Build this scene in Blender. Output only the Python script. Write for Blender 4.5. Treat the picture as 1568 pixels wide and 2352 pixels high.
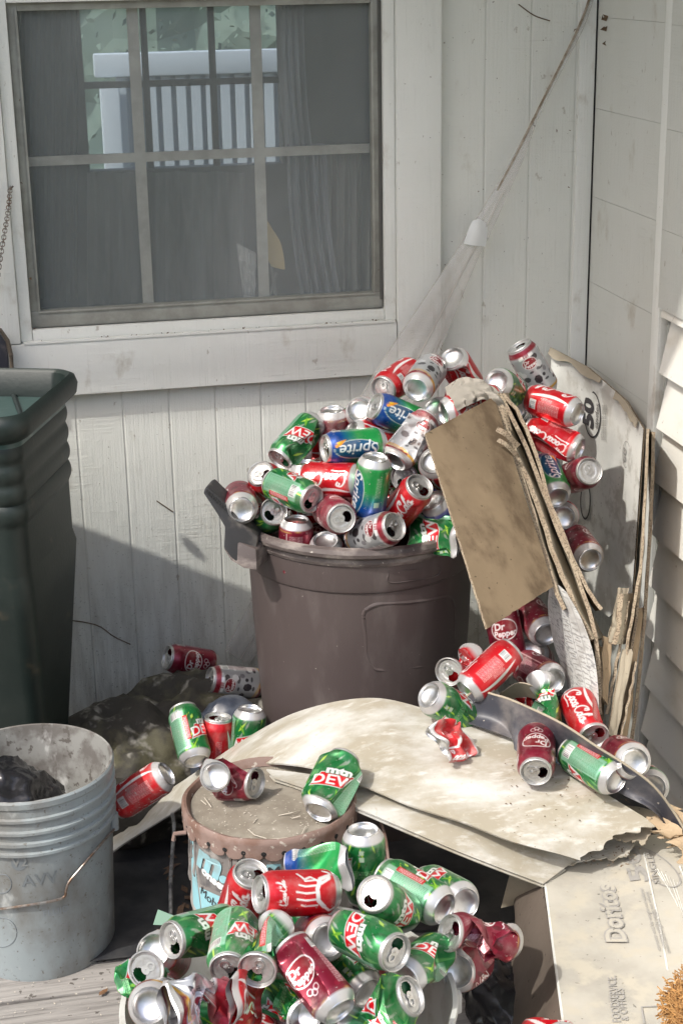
import bpy, bmesh, math, random
import numpy as np
from mathutils import Vector, Matrix, noise as mnoise
for o in list(bpy.data.objects): bpy.data.objects.remove(o)
SC = bpy.context.scene
COL = SC.collection
R_ = math.radians
# ------------------------------------------------------------------ camera, sky, sun, exposure
EYE = Vector((0, 0, 1.71))
FPX, PITCH, YAW, ROLL = 3687.0, R_(18.98), R_(11.34), R_(1.027)   # focal length in 2352-high pixels
FW = Vector((math.sin(YAW)*math.cos(PITCH), math.cos(YAW)*math.cos(PITCH), -math.sin(PITCH)))
_r = Vector((math.cos(YAW), -math.sin(YAW), 0)); _u = _r.cross(FW)
RT = _r*math.cos(ROLL) - _u*math.sin(ROLL); UP = _u*math.cos(ROLL) + _r*math.sin(ROLL)
cam = bpy.data.objects.new('camera', bpy.data.cameras.new('camera')); COL.objects.link(cam)
cam.matrix_world = Matrix(((RT.x, UP.x, -FW.x, EYE.x), (RT.y, UP.y, -FW.y, EYE.y), (RT.z, UP.z, -FW.z, EYE.z), (0, 0, 0, 1)))
cam.data.sensor_fit = 'VERTICAL'; cam.data.sensor_height = 36.0; cam.data.lens = 36*FPX/2352
cam.data.clip_start = .05; cam.data.clip_end = 500
SC.camera = cam
SUN_EL, SUN_AZ = R_(50), R_(31)      # the sun stands to the left, a little behind the camera
sdir = Vector((-math.cos(SUN_AZ)*math.cos(SUN_EL), -math.sin(SUN_AZ)*math.cos(SUN_EL), math.sin(SUN_EL)))
W = bpy.data.worlds.new("World"); SC.world = W; W.use_nodes = True
nt = W.node_tree; bg = nt.nodes['Background']
sky = nt.nodes.new('ShaderNodeTexSky'); sky.sky_type = 'NISHITA'; sky.sun_disc = False
sky.sun_elevation = SUN_EL; sky.sun_rotation = math.atan2(sdir.x, sdir.y)
sky.air_density = 1.0; sky.dust_density = 3.4; sky.ozone_density = .5
nt.links.new(sky.outputs[0], bg.inputs[0]); bg.inputs[1].default_value = .15
sl = bpy.data.lights.new('sun', 'SUN'); sl.energy = 2.0; sl.angle = R_(.9); sl.color = (1, .965, .90)
so = bpy.data.objects.new('sun', sl); COL.objects.link(so)
so.rotation_euler = (-sdir).to_track_quat('-Z', 'Y').to_euler(); so.location = (-3, -1, 5)
SC.view_settings.view_transform = 'Standard'; SC.view_settings.look = 'None'
SC.view_settings.exposure = .86; SC.view_settings.gamma = 1
SC.render.engine = 'CYCLES'
SC.cycles.max_bounces = 8; SC.cycles.transparent_max_bounces = 12

# ------------------------------------------------------------------ measuring helpers (photo pixels at 1568 x 2352)
def ray(px, py):
    return (FW + RT*((px-784)/FPX) + UP*((1176-py)/FPX)).normalized()
def P(px, py, d=None, x=None, y=None, z=None):
    r = ray(px, py)
    if d is None:
        d = x/r.x if x is not None else (y/r.y if y is not None else (z-EYE.z)/r.z)
    return EYE + r*d
YW = 3.42      # back wall
XW = 1.263     # right wall
# ------------------------------------------------------------------ object helpers
def tag(o, label=None, cat=None, group=None, kind=None):
    if label: o['label'] = label
    if cat: o['category'] = cat
    if group: o['group'] = group
    if kind: o['kind'] = kind
    return o
def thing(name, loc, label, cat, group=None):
    o = bpy.data.objects.new(name, None); COL.objects.link(o); o.location = loc; o.empty_display_size = .05
    return tag(o, label, cat, group)
class MB:
    def __init__(s): s.v = []; s.f = []; s.m = []; s.sm = True
    def add(s, vs, fs, mi=0):
        b = len(s.v); s.v += [tuple(v) for v in vs]; s.f += [tuple(b+i for i in f) for f in fs]; s.m += [mi]*len(fs); return s
    def box(s, lo, hi, mi=0):
        x0, y0, z0 = lo; x1, y1, z1 = hi
        return s.add([(x0,y0,z0),(x1,y0,z0),(x1,y1,z0),(x0,y1,z0),(x0,y0,z1),(x1,y0,z1),(x1,y1,z1),(x0,y1,z1)],
                     [(0,3,2,1),(4,5,6,7),(0,1,5,4),(1,2,6,5),(2,3,7,6),(3,0,4,7)], mi)
    def lathe(s, prof, n=64, c=(0,0,0), mi=0, a0=0, a1=2*math.pi, fn=None):
        full = abs(a1-a0-2*math.pi) < 1e-6; m = n if full else n+1; vs = []; fs = []
        for (r, z) in prof:
            for k in range(m):
                a = a0+(a1-a0)*k/n; rr, zz = (r, z) if fn is None else fn(r, z, a)
                vs.append((c[0]+rr*math.cos(a), c[1]+rr*math.sin(a), c[2]+zz))
        for j in range(len(prof)-1):
            for k in range(n):
                k2 = (k+1) % m
                fs.append((j*m+k, j*m+k2, (j+1)*m+k2, (j+1)*m+k))
        return s.add(vs, fs, mi)
    def tube(s, pts, rad, n=8, mi=0, flat=1.0):
        pts = [Vector(p) for p in pts]; vs = []; fs = []; up0 = Vector((0,0,1))
        for i, p in enumerate(pts):
            t = (pts[min(i+1, len(pts)-1)]-pts[max(i-1, 0)]).normalized()
            a = t.cross(up0)
            if a.length < .05: a = t.cross(Vector((0,1,0)))
            a.normalize(); b = a.cross(t); r = rad[i] if isinstance(rad, (list, tuple)) else rad
            for k in range(n):
                q = 2*math.pi*k/n; vs.append(p+a*(r*math.cos(q))+b*(r*flat*math.sin(q)))
        for i in range(len(pts)-1):
            for k in range(n): fs.append((i*n+k, i*n+(k+1) % n, (i+1)*n+(k+1) % n, (i+1)*n+k))
        fs.append(tuple(range(n))[::-1]); fs.append(tuple((len(pts)-1)*n+k for k in range(n)))
        return s.add(vs, fs, mi)
    def ribbon(s, pts, w, nrm, h=.0006, mi=0):
        """flat painted stroke: a strip along pts of width w facing nrm"""
        pts = [Vector(p) for p in pts]; nrm = Vector(nrm).normalized(); vs = []; fs = []
        for i, p in enumerate(pts):
            t = (pts[min(i+1, len(pts)-1)]-pts[max(i-1, 0)]).normalized(); a = t.cross(nrm).normalized()*(w/2)
            vs += [p+a, p-a]
        for i in range(len(pts)-1): fs.append((2*i, 2*i+1, 2*i+3, 2*i+2))
        return s.add(vs, fs, mi)
    def build(s, name, mat, parent=None, smooth=True, auto=35, bevel=0):
        me = bpy.data.meshes.new(name); me.from_pydata(s.v, [], s.f); me.validate()
        for m_ in (mat if isinstance(mat, (list, tuple)) else [mat]): me.materials.append(m_)
        if len(me.polygons) == len(s.m): me.polygons.foreach_set('material_index', s.m)
        bm = bmesh.new(); bm.from_mesh(me); bmesh.ops.recalc_face_normals(bm, faces=bm.faces)
        if bevel: bmesh.ops.bevel(bm, geom=list(bm.edges), offset=bevel, segments=2, affect='EDGES', profile=.6, clamp_overlap=True)
        bm.to_mesh(me); bm.free()
        if smooth:
            me.polygons.foreach_set('use_smooth', [True]*len(me.polygons))
            try: me.set_sharp_from_angle(angle=R_(auto))
            except Exception: pass
        o = bpy.data.objects.new(name, me); COL.objects.link(o)
        if parent is not None:
            o.parent = parent; o.matrix_parent_inverse = Matrix.Translation(-parent.location)
        else:   # origin at the mesh's own base
            vs = [v.co for v in me.vertices]
            c = Vector(((min(v.x for v in vs)+max(v.x for v in vs))/2, (min(v.y for v in vs)+max(v.y for v in vs))/2, min(v.z for v in vs)))
            me.transform(Matrix.Translation(-c)); o.location = c
        return o
def struct(o): o['kind'] = 'structure'; return o
def catmull(pts, n):
    """resample a list of vectors to n+1 points along a smooth curve"""
    pts = [Vector(p) for p in pts]; m = len(pts)-1; out = []
    for k in range(n+1):
        t = k/n*m; i = min(int(t), m-1); f = t-i
        p0 = pts[i-1] if i > 0 else pts[0]*2-pts[1]; p1 = pts[i]; p2 = pts[i+1]; p3 = pts[i+2] if i+2 <= m else pts[m]*2-pts[m-1]
        out.append(.5*((2*p1)+(p2-p0)*f+(2*p0-5*p1+4*p2-p3)*f*f+(3*p1-p0-3*p2+p3)*f*f*f))
    return out
def surf(rows, nu, nv):
    """rows of control points -> dense grid [nv+1][nu+1]"""
    rr = [catmull(r, nu) for r in rows]
    cols = [catmull([r[k] for r in rr], nv) for k in range(nu+1)]
    return [[cols[k][j] for k in range(nu+1)] for j in range(nv+1)]
def lin(a, b, n): return [Vector(a).lerp(Vector(b), k/n) for k in range(n+1)]
def gnorm(g):
    J = len(g); I = len(g[0]); N = [[None]*I for _ in range(J)]
    for j in range(J):
        for i in range(I):
            a = g[j][min(i+1, I-1)]-g[j][max(i-1, 0)]; b = g[min(j+1, J-1)][i]-g[max(j-1, 0)][i]
            N[j][i] = a.cross(b).normalized()
    return N
def slab(mb, g, t, off=0, mi=0, mi2=None, mie=None):
    """grid with thickness t (both faces and the rim)"""
    mi2 = mi if mi2 is None else mi2; mie = mi if mie is None else mie
    N = gnorm(g); J = len(g); I = len(g[0])
    A = [g[j][i]+N[j][i]*(off+t/2) for j in range(J) for i in range(I)]; B = [g[j][i]+N[j][i]*(off-t/2) for j in range(J) for i in range(I)]
    n = J*I; vs = A+B
    mb.add(vs, [], 0); b = len(mb.v)-2*n
    for j in range(J-1):
        for i in range(I-1):
            q = (j*I+i, j*I+i+1, (j+1)*I+i+1, (j+1)*I+i)
            mb.f.append(tuple(b+k for k in q)); mb.m.append(mi)
            mb.f.append(tuple(b+n+k for k in reversed(q))); mb.m.append(mi2)
    loop = [i for i in range(I)]+[j*I+I-1 for j in range(1, J)]+[(J-1)*I+i for i in range(I-2, -1, -1)]+[j*I for j in range(J-2, 0, -1)]
    for k in range(len(loop)):
        a, c = loop[k], loop[(k+1) % len(loop)]
        mb.f.append((b+a, b+n+a, b+n+c, b+c)); mb.m.append(mie)
def corrugated(mb, g, t=.004, pitch=.0075, mis=(0, 0, 0)):
    """corrugated board: two thin liners and a wavy medium whose waves run across the rows; flutes open on the first and last rows"""
    N = gnorm(g); J = len(g); I = len(g[0])
    slab(mb, g, .0007, t/2-.0003, mis[0]); slab(mb, g, .0007, -t/2+.0003, mis[1])
    L = sum((g[0][i+1]-g[0][i]).length for i in range(I-1)); nw = max(6, int(L/pitch)); M = nw*6; js = [0, J//2, J-1] if J > 2 else [0, J-1]
    js = list(range(J))
    vs = []; fs = []
    for j in js:
        for k in range(M+1):
            u = k/M*(I-1); i = min(int(u), I-2); f = u-i
            p = g[j][i].lerp(g[j][i+1], f); n = N[j][i].lerp(N[j][i+1], f).normalized()
            vs.append(p+n*(math.sin(2*math.pi*k/6)*(t/2-.0008)))
    for a in range(len(js)-1):
        for k in range(M): fs.append((a*(M+1)+k, a*(M+1)+k+1, (a+1)*(M+1)+k+1, (a+1)*(M+1)+k))
    mb.add(vs, fs, mis[2])
def ragged(g, side, amp, seed, freq=60):
    """tear one side of a grid: 'u1' last column, 'v1' last row, 'u0','v0'"""
    rnd = random.Random(seed); J = len(g); I = len(g[0])
    def nz(t): return amp*(1.1*mnoise.noise(Vector((t*freq*.12, seed, 0)))+.5*mnoise.noise(Vector((t*freq*.4, seed, 5)))+.05*rnd.uniform(-1, 1))
    if side in ('u1', 'u0'):
        e, b = (I-1, I-2) if side == 'u1' else (0, 1)
        for j in range(J):
            d = (g[j][e]-g[j][b]).normalized(); g[j][e] = g[j][e]+d*nz(j/J)
    else:
        e, b = (J-1, J-2) if side == 'v1' else (0, 1)
        for i in range(I):
            d = (g[e][i]-g[b][i]).normalized(); g[e][i] = g[e][i]+d*nz(i/I)
    return g
# ------------------------------------------------------------------ materials
def mat(name, c, rough=.6, metal=0.0, c2=None, scale=8, stretch=(1,1,1), thr=(.35,.65), c3=None, scale3=30, thr3=(.6,.7),
        bump=0.0, bscale=60, bstretch=(1,1,1), attr=None, spec=.5, coat=0, coord='Object', alpha=1.0, trans=0.0, detail=6, det2=None):
    m = bpy.data.materials.new(name); m.use_nodes = True; n = m.node_tree.nodes; L = m.node_tree.links
    b = n['Principled BSDF']; b.inputs['Roughness'].default_value = rough; b.inputs['Metallic'].default_value = metal
    b.inputs['Specular IOR Level'].default_value = spec
    if coat: b.inputs['Coat Weight'].default_value = coat; b.inputs['Coat Roughness'].default_value = .15
    if trans: b.inputs['Transmission Weight'].default_value = trans
    b.inputs['Alpha'].default_value = alpha
    tc = n.new('ShaderNodeTexCoord'); geo = n.new('ShaderNodeNewGeometry')
    src = geo.outputs['Position'] if coord == 'World' else tc.outputs[coord]
    def noise_(sc, st, det=detail, seed=0):
        mp = n.new('ShaderNodeMapping'); mp.inputs['Scale'].default_value = st; mp.inputs['Location'].default_value = (seed, seed*.7, seed*1.3)
        L.new(src, mp.inputs[0]); t = n.new('ShaderNodeTexNoise'); t.inputs['Scale'].default_value = sc; t.inputs['Detail'].default_value = det
        t.inputs['Roughness'].default_value = .6
        L.new(mp.outputs[0], t.inputs[0]); return t.outputs[0]
    def ramp(v, lo, hi):
        r = n.new('ShaderNodeMapRange'); r.inputs[1].default_value = lo; r.inputs[2].default_value = hi; r.interpolation_type = 'SMOOTHSTEP'
        L.new(v, r.inputs[0]); return r.outputs[0]
    def mix(f, a, bb):
        x = n.new('ShaderNodeMix'); x.data_type = 'RGBA'
        if hasattr(f, 'is_linked') or not isinstance(f, (int, float)): L.new(f, x.inputs[0])
        else: x.inputs[0].default_value = f
        for s_, val in ((6, a), (7, bb)):
            if isinstance(val, tuple): x.inputs[s_].default_value = (*val[:3], 1)
            else: L.new(val, x.inputs[s_])
        return x.outputs[2]
    cur = tuple(c)
    if attr:
        at = n.new('ShaderNodeAttribute'); at.attribute_name = attr; cur = at.outputs['Color']
    if c2 is not None: cur = mix(ramp(noise_(scale, stretch), *thr), cur, tuple(c2))
    if c3 is not None: cur = mix(ramp(noise_(scale3, (1,1,1), 3, 7.3), *thr3), cur, tuple(c3))
    if det2 is not None: cur = mix(ramp(noise_(det2[1], det2[2], 5, 3.1), det2[3], det2[4]), cur, tuple(det2[0]))
    if isinstance(cur, tuple): b.inputs['Base Color'].default_value = (*cur[:3], 1)
    else: L.new(cur, b.inputs['Base Color'])
    if bump:
        bp = n.new('ShaderNodeBump'); bp.inputs['Strength'].default_value = 1; bp.inputs['Distance'].default_value = bump
        L.new(noise_(bscale, bstretch, 5, 1.7), bp.inputs['Height']); L.new(bp.outputs[0], b.inputs['Normal'])
    m['_'] = 0
    return m
def painted_wood(name, c, hatch=True, lowdirt=True, groove=None):
    """white paint over rough-sawn plywood: fine cross-hatched relief, dirt specks, grime rising from the floor"""
    m = mat(name, c, .62, 0, spec=.35); n = m.node_tree.nodes; L = m.node_tree.links; b = n['Principled BSDF']
    geo = n.new('ShaderNodeNewGeometry'); pos = geo.outputs['Position']
    def noise_(sc, st, det=5, seed=0, rough=.6):
        mp = n.new('ShaderNodeMapping'); mp.inputs['Scale'].default_value = st; mp.inputs['Location'].default_value = (seed, seed*.7, seed*1.3)
        L.new(pos, mp.inputs[0]); t = n.new('ShaderNodeTexNoise'); t.inputs['Scale'].default_value = sc; t.inputs['Detail'].default_value = det
        t.inputs['Roughness'].default_value = rough; L.new(mp.outputs[0], t.inputs[0]); return t.outputs[0]
    def mr(v, lo, hi, a=0., z=1.):
        r = n.new('ShaderNodeMapRange'); r.inputs[1].default_value = lo; r.inputs[2].default_value = hi; r.inputs[3].default_value = a; r.inputs[4].default_value = z
        r.interpolation_type = 'SMOOTHSTEP'; L.new(v, r.inputs[0]); return r.outputs[0]
    def mth(op, a, bb):
        x = n.new('ShaderNodeMath'); x.operation = op
        for i, v in enumerate((a, bb)):
            if isinstance(v, (int, float)): x.inputs[i].default_value = v
            else: L.new(v, x.inputs[i])
        return x.outputs[0]
    def mix(f, a, bb):
        x = n.new('ShaderNodeMix'); x.data_type = 'RGBA'; L.new(f, x.inputs[0])
        for s_, val in ((6, a), (7, bb)):
            if isinstance(val, tuple): x.inputs[s_].default_value = (*val[:3], 1)
            else: L.new(val, x.inputs[s_])
        return x.outputs[2]
    vert = noise_(1, (170, 170, 5), 4, 2.2); horz = noise_(1, (7, 7, 150), 4, 8.1)
    patch = mr(noise_(5, (1, 1, 1), 3, 4.4), .45, .6)
    cur = mix(mr(noise_(3, (1, 1, .5), 5, .3), .3, .75, 0, .5), tuple(c), tuple(x*.86*y for x, y in zip(c, (1, .99, .95))))
    cur = mix(mr(vert, .62, .80, 0, .30), cur, (.30, .29, .25))
    if hatch: cur = mix(mth('MULTIPLY', mr(horz, .64, .8, 0, .25), patch), cur, (.30, .29, .25))
    cur = mix(mr(noise_(130, (1, 1, 1), 2, 6.), .735, .77, 0, .6), cur, (.14, .11, .08))
    cur = mix(mr(noise_(14, (1, 1, .6), 6, 16.), .60, .78, 0, .55), cur, (.34, .29, .21))
    cur = mix(mr(noise_(48, (1, 1, .6), 4, 26.), .68, .74, 0, .5), cur, (.25, .20, .14))
    if lowdirt:
        sz = n.new('ShaderNodeSeparateXYZ'); L.new(pos, sz.inputs[0])
        low = mr(sz.outputs[2], .0, .75, 1., 0.)
        cur = mix(mth('MULTIPLY', low, mr(noise_(1, (45, 45, 6), 5, 12.), .35, .75, .15, .75)), cur, (.27, .26, .22))
        cur = mix(mth('MULTIPLY', low, mr(noise_(190, (1, 1, 1), 2, 9.), .64, .70, 0, .7)), cur, (.12, .12, .09))
    L.new(cur, b.inputs['Base Color'])
    h = mth('ADD', mth('MULTIPLY', vert, .55), mth('MULTIPLY', mth('MULTIPLY', horz, patch), .65))
    h = mth('ADD', h, mth('MULTIPLY', noise_(260, (1, 1, 1), 2, 3.), .25))
    if groove:
        ax, pitch, off, wd = groove
        sx = n.new('ShaderNodeSeparateXYZ'); L.new(pos, sx.inputs[0])
        fr = mth('FRACT', mth('DIVIDE', mth('ADD', sx.outputs[ax], off), pitch), 0)
        tri = mth('ABSOLUTE', mth('SUBTRACT', fr, .5), 0)
        g_ = mr(tri, 0, wd/pitch, -.55, 0)
        h = mth('ADD', h, g_)
        cur2 = mix(mr(tri, 0, wd/pitch*.9, .13, 0), cur, (.2, .19, .16)); L.new(cur2, b.inputs['Base Color'])
    bp = n.new('ShaderNodeBump'); bp.inputs['Strength'].default_value = 1; bp.inputs['Distance'].default_value = .0022
    L.new(h, bp.inputs['Height']); L.new(bp.outputs[0], b.inputs['Normal'])
    return m
WHITE = (.73, .745, .70)
M_wall = painted_wood('painted_plywood', WHITE, groove=(0, .1016, .05, .004))
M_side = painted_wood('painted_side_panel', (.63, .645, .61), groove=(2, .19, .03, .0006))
M_trim = painted_wood('painted_trim', (.77, .785, .75), hatch=False, lowdirt=False)
M_lap = mat('lap_siding_paint', (.72, .71, .66), .6, c2=(.58, .53, .43), scale=5, thr=(.52, .85), stretch=(1, 1, 2.5), c3=(.33, .29, .22), scale3=90, thr3=(.70, .74), bump=.0006, bscale=120, coord='World')
M_alu = mat('screen_frame_metal', (.36, .365, .33), .55, .2, c2=(.27, .27, .24), scale=20, bump=.0002, coord='World')
M_deck = mat('deck_wood', (.30, .285, .265), .8, c2=(.15, .14, .13), scale=1, stretch=(5, 90, 60), thr=(.40, .72), c3=(.09, .08, .07), scale3=60, thr3=(.64, .70), bump=.0022, bscale=1, bstretch=(6, 150, 60), coord='World')
M_dark = mat('dark_void', (.012, .012, .012), .9)
def card(name, c, stain=None, bump=.0004, **k):
    return mat(name, c, .85, c2=tuple(x*.72 for x in c), scale=6, thr=(.35, .75), c3=tuple(x*.4 for x in c), scale3=90, thr3=(.66, .72), bump=bump, bscale=90, spec=.15,
               det2=stain, coord='World', **k)
M_brown = card('brown_cardboard', (.30, .225, .145))
M_brownface = card('stained_cardboard', (.225, .17, .11), stain=((.105, .075, .048), 6, (2.0, 2.0, .7), .44, .66))
M_edge = mat('corrugated_edge', (.34, .28, .20), .85, c2=(.26, .20, .14), scale=40, c3=(.12, .09, .06), scale3=330, thr3=(.48, .62), coord='World')
M_kraft = card('dusty_cardboard', (.37, .325, .25))
M_whitecard = card('white_printed_cardboard', (.68, .68, .64), stain=((.46, .45, .41), 14, (1, 1, 1), .5, .62))
M_boxtop = card('pale_box_cardboard', (.44, .42, .365), stain=((.43, .40, .33), 18, (1, 1, 1), .48, .66))
M_panel = mat('dusty_white_panel', (.54, .54, .51), .5, c2=(.33, .30, .235), scale=7, thr=(.30, .62), stretch=(1, 1.6, 1), c3=(.42, .38, .31), scale3=110, thr3=(.58, .74), bump=.0004, bscale=60, coord='World', det2=((.58, .575, .54), 22, (1, 3, 1), .50, .80))
M_ink = mat('printing_ink', (.035, .032, .035), .7)
M_inkfade = mat('faded_printing_ink', (.30, .29, .27), .8)
M_inkgrey = mat('grey_printing_ink', (.20, .19, .18), .8)
M_blackpl = mat('black_plastic', (.035, .036, .048), .42, c2=(.16, .14, .13), scale=20, thr=(.50, .72), bump=.0004, bscale=50, coord='World')
M_barrel = mat('brown_plastic', (.076, .059, .057), .46, c2=(.125, .105, .10), scale=14, thr=(.48, .80), stretch=(1, 1, .35), c3=(.30, .27, .24), scale3=120, thr3=(.72, .76), bump=.0003, bscale=180, coord='World')
M_barrelrim = mat('dusty_brown_plastic', (.095, .077, .073), .5, c2=(.27, .235, .215), scale=16, thr=(.42, .66), stretch=(1, 1, 2), c3=(.40, .37, .33), scale3=90, thr3=(.66, .72), bump=.0003, bscale=150, coord='World')
M_handle = mat('charcoal_plastic', (.028, .028, .03), .5, c2=(.12, .11, .10), scale=18, thr=(.5, .7), bump=.0003, bscale=100, coord='World')
M_cart = mat('green_cart_plastic', (.007, .015, .013), .5, c2=(.014, .022, .019), scale=6, thr=(.4, .7), c3=(.07, .055, .035), scale3=11, thr3=(.62, .80), bump=.0004, bscale=120, coord='World')
M_cartlid = mat('green_cart_lid_plastic', (.030, .066, .062), .35, c2=(.10, .14, .13), scale=14, thr=(.5, .75), bump=.0003, bscale=90, coord='World')
M_bucket = mat("pale_bucket_plastic", (.30, .345, .36), .5, c2=(.17, .165, .15), scale=7, thr=(.38, .66), stretch=(1, 1, .6), c3=(.14, .13, .11), scale3=120, thr3=(.60, .74), bump=.0003, bscale=90, coord='World', det2=((.44, .46, .45), 14, (1, 1, .6), .62, .74))
M_bucketin = mat('paint_smeared_bucket_inside', (.24, .24, .225), .6, c2=(.13, .12, .11), scale=16, thr=(.42, .6), c3=(.10, .09, .08), scale3=60, thr3=(.58, .66), coord='World', det2=((.52, .52, .50), 12, (1, 1, .5), .56, .66))
M_bag = mat('black_bag_film', (.012, .012, .014), .22, c2=(.06, .055, .05), scale=30, thr=(.6, .75), bump=.0012, bscale=40, coord='World')
M_sack = mat('mouldy_sack', (.026, .023, .018), .75, c2=(.075, .07, .04), scale=9, thr=(.50, .66), c3=(.24, .23, .20), scale3=20, thr3=(.56, .72), bump=.003, bscale=34, coord='World')
M_wire = mat('wire_metal', (.36, .35, .33), .4, .8, c2=(.20, .13, .09), scale=60)
M_rust = mat('rusty_lid_metal', (.235, .165, .14), .7, .1, c2=(.17, .10, .075), scale=24, thr=(.42, .64), c3=(.42, .38, .33), scale3=70, thr3=(.60, .68), bump=.0006, bscale=90, coord='World')
M_lidtop = mat('dusty_lid_top', (.27, .245, .20), .85, c2=(.19, .165, .13), scale=16, thr=(.35, .65), c3=(.38, .35, .30), scale3=130, thr3=(.62, .68), bump=.0008, bscale=120, coord='World')
M_pail = mat('grey_pail_paint', (.20, .185, .175), .6, .1, c2=(.36, .34, .32), scale=15, thr=(.48, .64), stretch=(1, 1, .5), c3=(.10, .07, .055), scale3=50, thr3=(.60, .70), bump=.0006, bscale=60, coord='World')
M_cyan = mat('cyan_pail_paper', (.26, .50, .56), .6, c2=(.24, .36, .38), scale=18, thr=(.48, .7), coord='World')
M_tub = mat('grey_white_tub_plastic', (.52, .53, .50), .5, c2=(.34, .33, .29), scale=12, thr=(.45, .7), bump=.0003, bscale=100, coord='World')
M_film = mat('dirty_clear_film', (.66, .65, .63), .25, c2=(.55, .51, .46), scale=30, thr=(.5, .75), stretch=(1, 1, .3), alpha=.34, bump=.0006, bscale=60, coord='World')
M_tape = mat('white_tape', (.72, .74, .73), .5)
M_paper = mat('newspaper', (.50, .50, .48), .8, c2=(.24, .24, .24), scale=1, thr=(.50, .62), stretch=(60, 60, 300), c3=(.36, .35, .33), scale3=12, thr3=(.5, .6), coord='World')
M_crumple = mat('crumpled_paper', (.27, .25, .215), .8, c2=(.33, .30, .26), scale=25, thr=(.5, .7), bump=.002, bscale=40, coord='World')
M_leaf = mat('dry_leaf', (.20, .10, .045), .8, c2=(.11, .06, .03), scale=60)
M_debris = mat('pale_debris', (.48, .44, .37), .8)
M_brn = mat('brown_debris', (.13, .085, .05), .85)
M_straw = mat('golden_fibre', (.50, .28, .10), .7, c2=(.32, .16, .06), scale=30)
M_alum = mat('can_aluminium', (.70, .70, .70), .33, 1.0, c2=(.55, .54, .52), scale=70, thr=(.45, .7), bump=.00015, bscale=160)
M_alumdull = mat('dull_can_aluminium', (.56, .56, .55), .45, .85, c2=(.42, .40, .38), scale=60, thr=(.45, .7), bump=.0002, bscale=160)
M_canpaint = mat('can_print', (1, 1, 1), .33, .5, attr='art', coat=.2, c2=(.50, .42, .40), scale=28, thr=(.42, 1.15), c3=(.45, .42, .40), scale3=150, thr3=(.66, .76), bump=.00012, bscale=120)
M_candusty = mat('dusty_can_print', (1, 1, 1), .5, .25, attr='art', c2=(.27, .21, .19), scale=45, thr=(.35, .9), c3=(.5, .46, .42), scale3=150, thr3=(.62, .74))
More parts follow.
